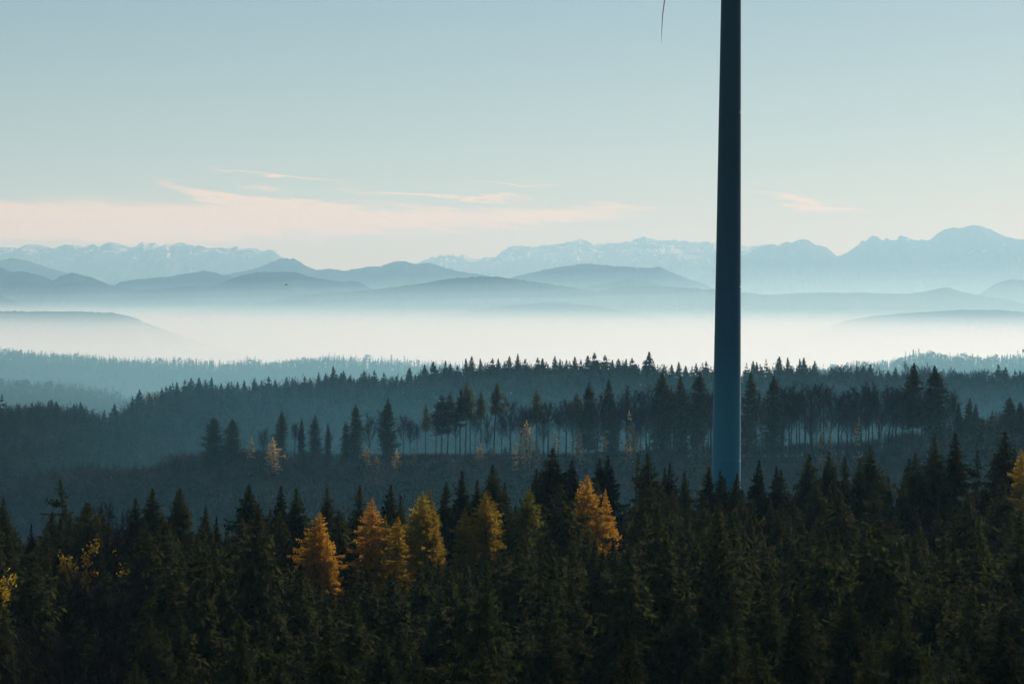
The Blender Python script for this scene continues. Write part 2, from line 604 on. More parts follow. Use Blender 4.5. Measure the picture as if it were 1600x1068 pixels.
FAR_R = [(1020, 468), (1080, 437), (1110, 424), (1135, 412), (1160, 400), (1180, 389), (1205, 382), (1215, 384), (1230, 378), (1238, 379), (1250, 374), (1263, 375), (1275, 383), (1290, 386), (1302, 396), (1308, 401),
         (1325, 394), (1343, 382), (1346, 376), (1352, 377), (1362, 369), (1370, 370), (1380, 376), (1386, 372), (1394, 376), (1402, 374), (1406, 367),
         (1420, 373), (1432, 376), (1440, 374), (1452, 376), (1462, 367), (1475, 359), (1490, 356), (1502, 357), (1515, 352), (1530, 353), (1548, 358),
         (1560, 365), (1575, 371), (1590, 374), (1610, 373), (1680, 388), (1780, 376), (1900, 400)]
ridge_mesh("mountain", FAR_M, 54000, M_ALPS, 1.3, crest=1.7, seed=2, run=3.2, spur=1.0, step=.8, rows=60, fine=.45)
ridge_mesh("mountain", FAR_L, 47000, M_ALPS, 1.3, crest=1.0, seed=5, run=3.2, spur=1.0, step=.8, rows=60, fine=.45)
ridge_mesh("mountain", FAR_R, 46500, M_ALPS_BARE, 1.0, crest=1.4, seed=8, run=2.8, spur=1.0, step=.8, rows=60, fine=.45)
ridge_mesh("hill", [(-260, 430), (-80, 410), (0, 407), (17, 403), (37, 406), (57, 412), (80, 420), (109, 427), (150, 440), (210, 470)], 32000, M_ALPS_BARE, crest=.5, seed=31)
ridge_mesh("hill", [(290, 470), (345, 430), (388, 423), (417, 413), (440, 404), (449, 403), (452, 405), (459, 403), (472, 412), (492, 422), (515, 420), (541, 423), (575, 417), (595, 416), (624, 407),
                    (650, 413), (670, 411), (690, 417), (713, 423), (756, 430), (785, 436), (860, 470)], 31000, M_HILL, crest=1.3, seed=12)
ridge_mesh("hill", [(740, 470), (800, 433), (840, 424), (880, 416), (920, 412), (960, 416), (1010, 419), (1030, 417), (1060, 430), (1100, 444), (1160, 470)], 29000, M_HILL, crest=1.3, seed=14)
ridge_mesh("hill", [(1480, 490), (1525, 462), (1560, 441), (1580, 436), (1610, 438), (1700, 425), (1900, 450)], 26000, M_HILL, crest=1.2, seed=15)
ridge_mesh("hill", [(150, 470), (187, 440), (230, 435), (267, 432), (299, 426), (319, 423), (339, 427), (380, 436), (440, 452), (500, 475)], 27000, M_HILL, crest=1.2, seed=16)
ridge_mesh("hill", [(-300, 412), (-120, 424), (0, 418), (17, 424), (43, 425), (63, 431), (83, 438), (95, 431), (115, 426), (144, 434), (172, 445), (215, 455), (290, 478)], 24000, M_HILL, crest=1.2, seed=17)
ridge_mesh("hill", [(150, 480), (210, 456), (260, 450), (339, 445), (374, 431), (402, 425), (460, 425), (492, 435), (535, 440), (556, 439), (575, 448), (640, 478)], 22500, M_HILL, crest=1.2, seed=18)
ridge_mesh("hill", [(860, 480), (920, 448), (980, 437), (1010, 440), (1060, 452), (1130, 480)], 23500, M_HILL, crest=1.2, seed=20)
ridge_mesh("hill", [(-300, 455), (-100, 452), (0, 462), (17, 468), (37, 476), (72, 483), (130, 500)], 19000, M_HILL, crest=1.3, seed=19)
MAIN = [(160, 530), (240, 492), (300, 484), (380, 478), (420, 473), (460, 462), (500, 460), (540, 457), (600, 451), (660, 443), (700, 436), (750, 432), (780, 433),
        (830, 440), (880, 447), (910, 452), (930, 454), (960, 450), (1020, 448), (1080, 450), (1160, 457), (1200, 461), (1250, 458), (1300, 457), (1360, 458),
        (1420, 459), (1450, 455), (1470, 450), (1482, 449), (1500, 455), (1540, 464), (1580, 469), (1610, 479), (1700, 490), (1900, 500)]
ridge_mesh("hill", [(600, 520), (690, 494), (760, 481), (820, 475), (865, 472), (930, 478), (1000, 490), (1090, 515)], 15300, M_HILL, crest=.8, seed=25, step=.9)
ridge_mesh("hill", MAIN, 17000, M_HILL, crest=1.7, seed=21, step=.9)
ridge_mesh("hill", [(1180, 560), (1280, 516), (1320, 501), (1360, 494), (1420, 489), (1500, 484), (1560, 484), (1610, 489), (1750, 480), (1900, 490)], 13500, M_HILL, crest=1.0, seed=22, step=.9)
ridge_mesh("hill", [(-300, 480), (-120, 487), (0, 486), (60, 487), (130, 487), (180, 489), (205, 495), (235, 507), (300, 530), (400, 560)], 11900, M_HILL, crest=1.7, seed=23, step=.9)

# ------------------------------------------------------------------ air: haze, valley mist and the sea of fog


def volume_box(name, x0, x1, y0, y1, z0, z1, mat):
    V = [(x, y, z) for x in (x0, x1) for y in (y0, y1) for z in (z0, z1)]
    F = [(0, 1, 3, 2), (4, 6, 7, 5), (0, 4, 5, 1), (2, 3, 7, 6), (0, 2, 6, 4), (1, 5, 7, 3)]
    o = link(name, add_mesh(name, V, np.array(F), mat))
    tag(o, kind="stuff")
    return o


ANISO = 0.355
volume_box("haze", -26000, 26000, -260, 62000, -350, 1640, mat_volume("haze_air", (.37, .69, .94), 4.5e-5, .21))


def fog_bank(y0, y1, top0, top1, half, bottom, mat, name="fog", tilt=0., left=None):
    """a bank of fog whose top climbs gently from the near side to the far side of the valley"""
    l0, l1 = left or (-half, -half)
    V = [(l0, y0, bottom), (half, y0, bottom), (half, y1, bottom), (l1, y1, bottom), (l0, y0, top0), (half, y0, top0), (half, y1, top1 + tilt), (l1, y1, top1 - tilt)]
    F = [(0, 3, 2, 1), (4, 5, 6, 7), (0, 1, 5, 4), (1, 2, 6, 5), (2, 3, 7, 6), (3, 0, 4, 7)]
    o = link(name, add_mesh(name, V, np.array(F), mat))
    tag(o, kind="stuff")


M_THIN = mat_volume("thin_fog_air", (.50, .84, 1), 3.4e-5, ANISO)
for q, top in enumerate((190, 135, 82, 30)):
    fog_bank(5600 + 12 * q, 16650 - 25 * q, -146 - 2 * q, top, 3900 + 30 * q, -345.5 - .2 * q, M_THIN, tilt=135)
fog_bank(5700, 14400, -140, -30, 9060, -346.6, mat_volume("middling_fog_air", (.60, .91, 1), 1.4e-4, ANISO))
M_DENSE = mat_volume("dense_fog_air", (1, 1, 1), 1.75e-4, ANISO)
for q, top in enumerate((-52, -88)):
    fog_bank(5750 + 9 * q, 14250 - 15 * q, -150 - 3 * q, top, 9120 + 20 * q, -347.2 - .2 * q, M_DENSE)
fog_bank(1760, 4320, -34, -84, 1000, -216, mat_volume("valley_mist_air", (.40, .84, 1.0), 1.9e-4, ANISO), "mist")
fog_bank(402, 463, -36, -14, 330, -110, mat_volume("hollow_mist_air", (.24, .72, 1.0), 6.5e-4, ANISO), "mist")
fog_bank(926, 986, -42, -19, 520, -110, mat_volume("forest_mist_air", (.24, .74, 1.0), 1.75e-3, ANISO), "mist", left=(-70, -222))


# ------------------------------------------------------------------ tree meshes


class Geo:
    """collects quads and triangles with material slots"""

    def __init__(self):
        self.V, self.Q, self.T, self.qm, self.tm, self.n = [], [], [], [], [], 0

    def kites(self, P, D, L, W, S, mat=0, mid=.45):
        """leaf-shaped quads from P along unit D, length L, width W, widened along S"""
        P, D, S = (np.atleast_2d(a).astype(float) for a in (P, D, S))
        L, W = np.broadcast_to(L, (len(P),))[:, None], np.broadcast_to(W, (len(P),))[:, None]
        m = P + D * L * mid
        v = np.stack([P, m + S * W * .5, P + D * L, m - S * W * .5], 1)
        k = len(P)
        self.V.append(v.reshape(-1, 3))
        self.Q.append(np.arange(4 * k).reshape(k, 4) + self.n)
        self.qm.append(np.full(k, mat))
        self.n += 4 * k

    def strip(self, pts, rad, mat=0, sides=5):
        """a tapering tube along pts"""
        pts = np.asarray(pts, float)
        rad = np.asarray(rad, float)
        t = np.gradient(pts, axis=0)
        t /= np.linalg.norm(t, axis=1)[:, None] + 1e-9
        ref = np.array([1., 0, 0]) if abs(t[0, 0]) < .8 else np.array([0, 1., 0])
        a = np.cross(t, ref)
        a /= np.linalg.norm(a, axis=1)[:, None] + 1e-9
        b = np.cross(t, a)
        ang = np.linspace(0, 2 * math.pi, sides, endpoint=False)
        v = pts[:, None] + rad[:, None, None] * (np.cos(ang)[None, :, None] * a[:, None] + np.sin(ang)[None, :, None] * b[:, None])
        k = len(pts)
        i = np.arange(k - 1)[:, None] * sides + np.arange(sides)[None]
        j = np.arange(k - 1)[:, None] * sides + (np.arange(sides)[None] + 1) % sides
        q = np.stack([i, j, j + sides, i + sides], -1).reshape(-1, 4)
        self.V.append(v.reshape(-1, 3))
        self.Q.append(q + self.n)
        self.qm.append(np.full(len(q), mat))
        self.n += k * sides

    def arrays(self):
        return np.concatenate(self.V), np.concatenate(self.Q), np.concatenate(self.qm)

    def mesh(self, name, mats):
        V, Q, qm = self.arrays()
        return add_mesh(name, V, Q, mats, qm)


def unit(a):
    a = np.atleast_2d(a)
    return a / (np.linalg.norm(a, axis=1)[:, None] + 1e-9)


def trunk_geo(H, r0, seed, top=.97, wob=.12):
    r = np.random.default_rng(seed)
    n = 9
    z = np.linspace(0, H * top, n)
    k = np.cumsum(r.normal(0, wob, (n, 2)), 0) * (z / H)[:, None]
    pts = np.stack([k[:, 0] - k[-1, 0] * z / z[-1], k[:, 1] - k[-1, 1] * z / z[-1], z], -1)
    rad = r0 * (1 - z / H) ** .8 + .02
    g = Geo()
    g.strip(pts, rad, 0, 7)
    return g


def conifer(H=26., base=.25, a=.55, p=.78, cap=3.1, seed=0, whorl=.36, nb=(6, 9), tw=.62, ww=.20, twigs=1.0, gap=0.0, rise=.55, droop=-.32,
            upturn=.30, rag=.24, hang=.9, blade=1.0, curtain=1.0):
    """spruce, larch or pine crown: whorls of branches that carry hanging twigs; branch length grows with the depth below the tip"""
    r = np.random.default_rng(seed)
    g = Geo()
    g.kites([[0, 0, H - 1.0]] * 3, [[0, 0, 1]] * 3, [1.25, 1.05, 1.15], .13 * ww / .2, unit([[1, 0, 0], [0, 1, 0], [1, 1, 0]]))
    z = H - .18
    ph = r.random() * 6.28
    lobes = r.uniform(0, 6.28, 3)
    while z > H * base:
        h = H - z
        n = int(r.integers(nb[0], nb[1]))
        frac = min(1, h / (H * (1 - base)))
        if r.random() < gap and h > 2:
            z -= whorl
            continue
        for b in range(n):
            az = ph + b * 6.283 / n + r.normal(0, .25)
            L = min(cap, a * (h + .1) ** p * (h + .12) / (h + .85)) * (1 + rag * r.normal()) * (1 + .16 * math.sin(az + lobes[0] + z * .35) + .1 * math.sin(2 * az + lobes[1] - z * .6))
            if frac > .8:
                L *= 1 - .5 * (frac - .8) / .2 * r.random()
            L = max(.16, L)
            k = smooth(min(1., (h + .6) / 3.6))
            e0 = rise + (droop - rise) * float(k) + r.normal(0, .10)
            up = upturn * float(k) * r.uniform(.5, 1.4)
            ns = max(2, int(L / .19 * twigs))
            s = (np.arange(ns) + r.random(ns)) / ns
            s = .10 + .90 * s
            ca, sa = math.cos(az), math.sin(az)
            zz = z + r.normal(0, .08)
            rr, hz = L * s, zz + L * (e0 * s + up * s * s)
            P = np.stack([rr * ca, rr * sa, hz], -1)
            slope = e0 + 2 * up * s
            fw = unit(np.stack([np.full(ns, ca), np.full(ns, sa), slope], -1))
            sd = np.array([-sa, ca, 0.0])
            # woody axis
            ss = np.array([0, .5, 1.0])
            A = np.stack([L * ss * ca, L * ss * sa, zz + L * (e0 * ss + up * ss * ss)], -1)
            d = A[1:] - A[:-1]
            ln = np.linalg.norm(d, axis=1)
            g.kites(A[:-1], d / ln[:, None], ln * 1.05, .10 * blade, np.array([sd, sd]), mid=.3)
            # sideways sprays, left and right
            small = min(1., .42 + h / 5.5)
            tl = tw * small * (1.05 - .55 * s) * min(1., .45 + L * .35)
            for sg in (-1, 1):
                ang = r.uniform(.55, 1.05, ns)
                dr = -hang * r.uniform(.2, 1.1, ns)
                D = unit(fw * np.cos(ang)[:, None] + sg * sd * np.sin(ang)[:, None] + np.array([0, 0, 1.]) * dr[:, None])
                rnd = r.normal(0, 1, (ns, 3))
                S = unit(np.cross(D, rnd))
                g.kites(P + r.normal(0, .03, (ns, 3)), D, tl * r.uniform(.7, 1.25, ns), ww * small * r.uniform(.7, 1.3, ns), S)
            # hanging and tip sprays
            D = unit(fw * r.uniform(.2, .9, ns)[:, None] + sd * r.normal(0, .35, ns)[:, None] + np.array([0, 0, -1.]) * hang * r.uniform(.6, 1.6, ns)[:, None])
            S = unit(np.cross(D, r.normal(0, 1, (ns, 3))))
            g.kites(P, D, tl * r.uniform(.6, 1.2, ns), ww * r.uniform(.7, 1.2, ns), S)
            if curtain:
                m2 = int(ns * curtain)
                sq = .1 + .88 * r.random(m2)
                P2 = np.stack([L * sq * ca, L * sq * sa, zz + L * (e0 * sq + up * sq * sq)], -1) + sd * r.normal(0, .16, m2)[:, None] * min(1, L)
                D = unit(np.stack([ca * .35 + r.normal(0, .3, m2), sa * .35 + r.normal(0, .3, m2), -r.uniform(.6, 1.3, m2)], -1))
                g.kites(P2, D, tw * small * 1.1 * r.uniform(.6, 1.3, m2) * min(1., .35 + L * .4), ww * r.uniform(.7, 1.25, m2), unit(np.cross(D, r.normal(0, 1, (m2, 3)))))
            D = unit(fw[-1:] + np.array([[0, 0, .15]]))
            g.kites(A[-1:] - D * .12, D, min(.5, .25 + L * .1) * small * tw / .6, ww * 1.1 * small, sd[None])
        ph += 1.9 + r.normal(0, .3)
        z -= whorl * (.55 + .55 * min(1, h / 7)) * r.uniform(.8, 1.2)
    return g


def beech(H=26., seed=0, clear=.45, spread=.32, limbs=14, twig_w=.06, dens=1.0):
    """leafless broad-leaved tree: a clean trunk, steep limbs and a fan of fine twigs; slot 0 wood, slot 1 twigs"""
    r = np.random.default_rng(seed)
    wood, tw = Geo(), Geo()
    lean = r.normal(0, .02, 2)
    top = np.array([lean[0] * H, lean[1] * H, H * .80])
    zs = np.linspace(0, 1, 8)
    pts = zs[:, None] * top + np.stack([.18 * np.sin(zs * 5 + seed), .18 * np.cos(zs * 4 + seed), 0 * zs], -1)
    wood.strip(pts, .31 * (1 - zs) ** .7 + .03, 0, 6)
    P, D, L = [], [], []
    for i in range(limbs):
        t = clear + (1 - clear) * (i + r.random()) / limbs
        b = np.array([np.interp(t, zs, pts[:, k]) for k in range(3)])
        az = i * 2.4 + r.normal(0, .4)
        ln = H * spread * (1.15 - .6 * (t - clear) / (1 - clear)) * r.uniform(.75, 1.2)
        out = r.uniform(.38, .62)
        d = np.array([math.cos(az) * out, math.sin(az) * out, 1.0])
        d /= np.linalg.norm(d)
        q = np.linspace(0, 1, 5)
        lp = b + q[:, None] * d * ln + np.stack([0 * q, 0 * q, .12 * ln * q * q], -1) + r.normal(0, .1, (5, 3)) * q[:, None]
        wood.strip(lp, .085 * (1 - q) + .018, 0, 4)
        m = int(9 * dens)
        for j in range(m):
            s = .2 + .8 * (j + r.random()) / m
            p0 = np.array([np.interp(s, q, lp[:, k]) for k in range(3)])
            d2 = unit(d * .9 + r.normal(0, .48, 3) + np.array([0, 0, .25]))[0]
            l2 = ln * .42 * (1.1 - .5 * s) * r.uniform(.7, 1.3)
            tw.kites(p0, d2, l2, twig_w * 1.3, unit(np.cross(d2, r.normal(0, 1, 3))), mid=.2)
            k = int(9 * dens)
            sp = r.uniform(.15, 1, k)
            P.append(p0 + sp[:, None] * d2 * l2)
            D.append(unit(d2 * .9 + r.normal(0, .5, (k, 3)) + np.array([0, 0, .2])))
            L.append(l2 * .55 * r.uniform(.5, 1.3, k))
    P, D, L = np.concatenate(P), np.concatenate(D), np.concatenate(L)
    tw.kites(P, D, L, twig_w, unit(np.cross(D, r.normal(0, 1, D.shape))), mid=.25)
    return wood, tw, (P, D, L)


def leaves_on(P, D, L, seed, keep=.6, size=.34, low=None):
    r = np.random.default_rng(seed)
    sel = r.random(len(P)) < keep
    if low is not None:
        sel &= P[:, 2] < low
    P, D, L = P[sel], D[sel], L[sel]
    g = Geo()
    for k in range(3):
        q = P + D * (L * r.uniform(.3, 1., len(P)))[:, None] + r.normal(0, .15, P.shape)
        d = unit(r.normal(0, 1, P.shape) + np.array([0, 0, -.3]))
        g.kites(q, d, size * r.uniform(.6, 1.3, len(P)), size * .6, unit(np.cross(d, r.normal(0, 1, P.shape))))
    return g


# spruce variants shared by many trees: (crown mesh, trunk mesh, height)
SPRUCE = []
for i, kw in enumerate((dict(), dict(a=.50, cap=2.7, rag=.3), dict(a=.60, cap=3.4, nb=(5, 8)), dict(a=.46, p=.82, cap=2.9, rag=.32, gap=.06), dict(a=.58, p=.72, cap=2.8, rise=.9),
                        dict(a=.52, cap=3.0, gap=.10, rag=.35), dict(a=.44, p=.76, cap=2.4))):
    H = 25.0
    g = conifer(H=H, seed=100 + i, base=.30, twigs=1.25, tw=.58, ww=.15, **kw)
    SPRUCE.append((g.mesh("spruce_crown", [M_NEEDLE]), trunk_geo(H, .26, 300 + i).mesh("spruce_trunk", [M_BARK]), H))
g = conifer(H=25, seed=140, base=.22, a=.42, p=.80, cap=2.9, rag=.5, gap=.38, whorl=.55, nb=(4, 7), twigs=.95, droop=-.2, hang=.6, curtain=.6)
SPARSE = (g.mesh("sparse_spruce_crown", [M_NEEDLE]), trunk_geo(25, .24, 340).mesh("sparse_spruce_trunk", [M_BARK]), 25.)
LARCH = []
for i, (m, kw) in enumerate(((M_LARCH, dict(a=.76, p=.74)), (M_LARCH, dict(a=.62, p=.74)), (M_LARCH_Y, dict(a=.86, p=.62, cap=3.2)), (M_LARCH_Y, dict(a=.70, p=.66, cap=2.9)), (M_LARCH_G, dict(a=.86, p=.60)),
                             (M_LARCH_G, dict(a=.48, p=.72, cap=2.3)))):
    kw = {**dict(cap=3.3), **kw}
    g = conifer(H=25, seed=160 + i, base=.30, whorl=.36, nb=(6, 10), tw=.44, ww=.105, twigs=1.45, rise=.6, droop=-.12, upturn=.16, rag=.27, hang=.8, gap=.05, blade=.4, curtain=1.8, **kw)
    LARCH.append((g.mesh("larch_crown", [m]), trunk_geo(25, .2, 360 + i).mesh("larch_trunk", [M_BARK]), 25.))
PINE = []
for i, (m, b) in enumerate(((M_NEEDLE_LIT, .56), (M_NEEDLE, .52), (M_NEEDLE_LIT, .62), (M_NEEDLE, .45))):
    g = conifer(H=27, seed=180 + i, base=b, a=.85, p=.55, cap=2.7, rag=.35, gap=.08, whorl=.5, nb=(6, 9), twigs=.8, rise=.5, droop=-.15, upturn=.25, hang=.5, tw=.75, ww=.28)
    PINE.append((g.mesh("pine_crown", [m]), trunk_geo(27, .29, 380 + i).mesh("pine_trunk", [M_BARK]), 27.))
WIDE = []
for i in range(2):
    g = conifer(H=26, seed=190 + i, base=.08, a=1.15, p=.60, cap=4.6, rag=.28, gap=.05, whorl=.52, nb=(7, 10), twigs=.75, rise=.55, droop=-.18, upturn=.26, hang=.7, tw=.9, ww=.30)
    WIDE.append((g.mesh("wide_spruce_crown", [M_NEEDLE]), trunk_geo(26, .34, 390 + i).mesh("wide_spruce_trunk", [M_BARK]), 26.))
TALL = []
for i, (a, c, b) in enumerate(((.62, 3.0, .12), (.75, 3.2, .2), (.50, 2.4, .1), (.7, 2.8, .38))):
    g = conifer(H=27, seed=200 + i, base=b, a=a, p=.68, cap=c, rag=.28, gap=.06, whorl=.5, nb=(6, 9), twigs=.7, hang=.8, tw=.85, ww=.30)
    TALL.append((g.mesh("tall_spruce_crown", [M_NEEDLE]), trunk_geo(27, .27, 395 + i).mesh("tall_spruce_trunk", [M_BARK]), 27.))
SMALL = []                                                     # spruces far off on the crest
for i, (a, c) in enumerate(((.50, 3.0), (.44, 2.8), (.56, 3.4), (.38, 2.4), (.47, 2.9))):
    g = conifer(H=22, seed=210 + i, base=.2, a=a, p=.8, cap=c, rag=.3, gap=.04, whorl=.72, nb=(6, 8), twigs=.36, tw=1.15, ww=.48, blade=3.)
    SMALL.append((g.mesh("crest_spruce_crown", [M_NEEDLE]), trunk_geo(22, .25, 405 + i).mesh("crest_spruce_trunk", [M_BARK]), 22.))
BEECH = []
for i in range(8):
    w, t, tips = beech(H=26, seed=220 + i, clear=(.40, .52, .30, .46, .58, .36, .24, .62)[i], spread=(.30, .25, .34, .27, .20, .30, .36, .24)[i], dens=1.8)
    BEECH.append((t.mesh("beech_twigs", [M_TWIG]), w.mesh("beech_trunk", [M_TWIG]), 26.))
ROUND = []
for i in range(3):
    w, t, tips = beech(H=18, seed=240 + i, clear=.2, spread=.42, limbs=22, dens=1.9, twig_w=.05)
    ROUND.append((t.mesh("bare_crown_twigs", [M_TWIG]), w.mesh("bare_crown_trunk", [M_TWIG]), 18., tips))
GOLDEN = []
for i in range(4):
    w, t, tips = beech(H=12, seed=250 + i, clear=.08, spread=.24, limbs=12, dens=.5, twig_w=.04)
    gl = conifer(H=12, seed=260 + i, base=.08, a=1.0, p=.55, cap=(2.3, 2.6, 2.0, 2.7)[i], whorl=(.85, .7, 1.0, .66)[i], nb=(4, 8), tw=.62, ww=.34, twigs=(.5, .62, .4, .66)[i], gap=(.2, .1, .3, .08)[i],
                 rise=.4, droop=-.12, upturn=.12, rag=.5, hang=.25, blade=.3, curtain=.35)
    GOLDEN.append((gl.mesh("golden_leaves", [M_GOLD_LEAF]), w.mesh("young_beech_trunk", [M_TWIG]), 12.))


def tree(name, kind, base, H, width=1.0, label=None, cat="tree", group=None, turn=None, crown="crown"):
    o = bpy.data.objects.new(name, None)
    COL.objects.link(o)
    o.empty_display_size = .5
    o.location = [float(v) for v in base]
    k = H / kind[2]
    o.scale = (k * width, k * width, k)
    o.rotation_euler = (random.gauss(0, .02), random.gauss(0, .02), random.random() * 6.28 if turn is None else turn)
    link("trunk", kind[1], o)
    link(crown, kind[0], o)
    tag(o, label, cat, group)
    return o


def planted(name, kind, px, py, dist, width=1.0, minh=4., **kw):
    """a tree whose tip lies on the sight line of the photo pixel px, py at that distance, standing on the ground"""
    tip = at(px, py, dist)
    zb = float(height(tip[0], tip[1])) - .3
    return tree(name, kind, (tip[0], tip[1], zb), max(minh, tip[2] - zb), width, **kw)


# ------------------------------------------------------------------ wind turbine


def build_turbine():
    d = 386.0
    b = at(1134.5, 740, d)
    t = at(1142.5, 0, d)
    x, y = .5 * (b[0] + t[0]), d
    zg = float(height(x, y))
    o = bpy.data.objects.new("wind_turbine", None)
    COL.objects.link(o)
    o.location = (float(x), y, zg)
    tag(o, "tall dark blue wind turbine tower behind the spruces, one curved blade tip hanging beside it", "wind turbine")
    hub_h = 100 - zg + 15
    za, zb = b[2] - zg, t[2] - zg
    ra, rb = 45.0 / FPX * d / 2, 31.4 / FPX * d / 2

    def rad(z):
        return ra + (rb - ra) * (z - za) / (zb - za)
    # tower sections with thin flanges where they are bolted together
    zs = [0.0]
    top = hub_h - 1.6
    ns = 6
    g = Geo()
    pts, rr = [], []
    for i in range(ns + 1):
        z = top * i / ns
        pts.append(z)
        rr.append(rad(z))
    zz, r2 = [], []
    for i in range(ns):
        for q in np.linspace(0, 1, 7)[:-1]:
            z = pts[i] + (pts[i + 1] - pts[i]) * q
            zz.append(z)
            r2.append(rad(z))
    zz.append(top)
    r2.append(rad(top))
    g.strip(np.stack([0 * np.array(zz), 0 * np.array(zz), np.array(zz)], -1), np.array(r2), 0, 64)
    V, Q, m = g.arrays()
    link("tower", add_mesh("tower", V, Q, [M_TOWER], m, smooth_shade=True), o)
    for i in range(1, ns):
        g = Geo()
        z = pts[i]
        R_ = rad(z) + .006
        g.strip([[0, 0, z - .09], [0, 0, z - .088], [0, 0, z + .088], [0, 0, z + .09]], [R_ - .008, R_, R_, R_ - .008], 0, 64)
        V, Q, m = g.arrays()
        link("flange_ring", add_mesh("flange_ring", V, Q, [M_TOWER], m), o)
    # nacelle, pointing left
    g = Geo()
    g.strip([[-4.2, 0, hub_h], [-4.0, 0, hub_h], [-1, 0, hub_h], [3.5, 0, hub_h], [6.5, 0, hub_h + .1], [6.9, 0, hub_h + .1]], [.1, 1.7, 2.0, 2.0, 1.4, .1], 0, 20)
    V, Q, m = g.arrays()
    link("nacelle", add_mesh("nacelle", V, Q, [M_STEEL], m, smooth_shade=True), o)
    tip = at(1033.6, 67, d)
    blen = (zg + hub_h) - tip[2]
    hx = -5.6
    g = Geo()
    g.strip([[hx - 2.2, 0, hub_h], [hx - 1.6, 0, hub_h], [hx - .4, 0, hub_h], [hx + 1.2, 0, hub_h], [hx + 1.4, 0, hub_h]], [.05, 1.0, 1.6, 1.6, .1], 0, 20)
    V, Q, m = g.arrays()
    hub = link("hub", add_mesh("hub", V, Q, [M_STEEL], m, smooth_shade=True), o)
    # a blade: thin aerofoil, pre-bent away from the tower, wide near the root
    tipx = tip[0] - x
    s = np.linspace(0, 1, 34)
    r_out = .8 + (blen - .8) * s
    chord = np.interp(s, [0, .06, .2, .5, .8, .94, .985, 1], [1.5, 1.6, 3.0, 1.9, 1.05, .62, .40, .06])
    thick = np.interp(s, [0, .06, .2, .5, .8, .94, .985, 1], [1.5, 1.4, .85, .42, .26, .15, .09, .03])
    hook = -.55 * np.clip((s - .72) / .22, 0, 1) ** 1.5 + .45 * np.clip((s - .91) / .09, 0, 1) ** 1.6
    bx = hx + (tipx + .10 - hx) * s ** 1.6 + hook
    ang = np.linspace(0, 2 * math.pi, 14, endpoint=False)
    twist = np.interp(s, [0, .2, 1], [.30, .22, .04])
    prof = np.stack([.5 * np.cos(ang) + .18, .5 * np.sin(ang) * (1 + .35 * np.cos(ang))], -1)
    V = []
    for i in range(len(s)):
        c, t_ = prof[:, 0] * chord[i], prof[:, 1] * thick[i]
        a = twist[i]
        V.append(np.stack([bx[i] + t_ * math.cos(a) + c * math.sin(a), c * math.cos(a) - t_ * math.sin(a), -r_out[i] + 0 * c], -1))
    V = np.concatenate(V)
    n, w = len(s), len(ang)
    i = np.arange(n - 1)[:, None] * w + np.arange(w)[None]
    j = np.arange(n - 1)[:, None] * w + (np.arange(w)[None] + 1) % w
    Q = np.stack([i, j, j + w, i + w], -1).reshape(-1, 4)
    me = add_mesh("blade", V, Q, [M_STEEL], smooth_shade=True)
    for k in range(3):
        bl = link("blade", me, o, (0, 0, hub_h))
        bl.rotation_euler = (k * 2 * math.pi / 3, 0, 0)
    return d, x


TOWER_D, TOWER_X = build_turbine()

# ------------------------------------------------------------------ foreground forest
FRONT = "spruces along the top edge of the foreground forest"
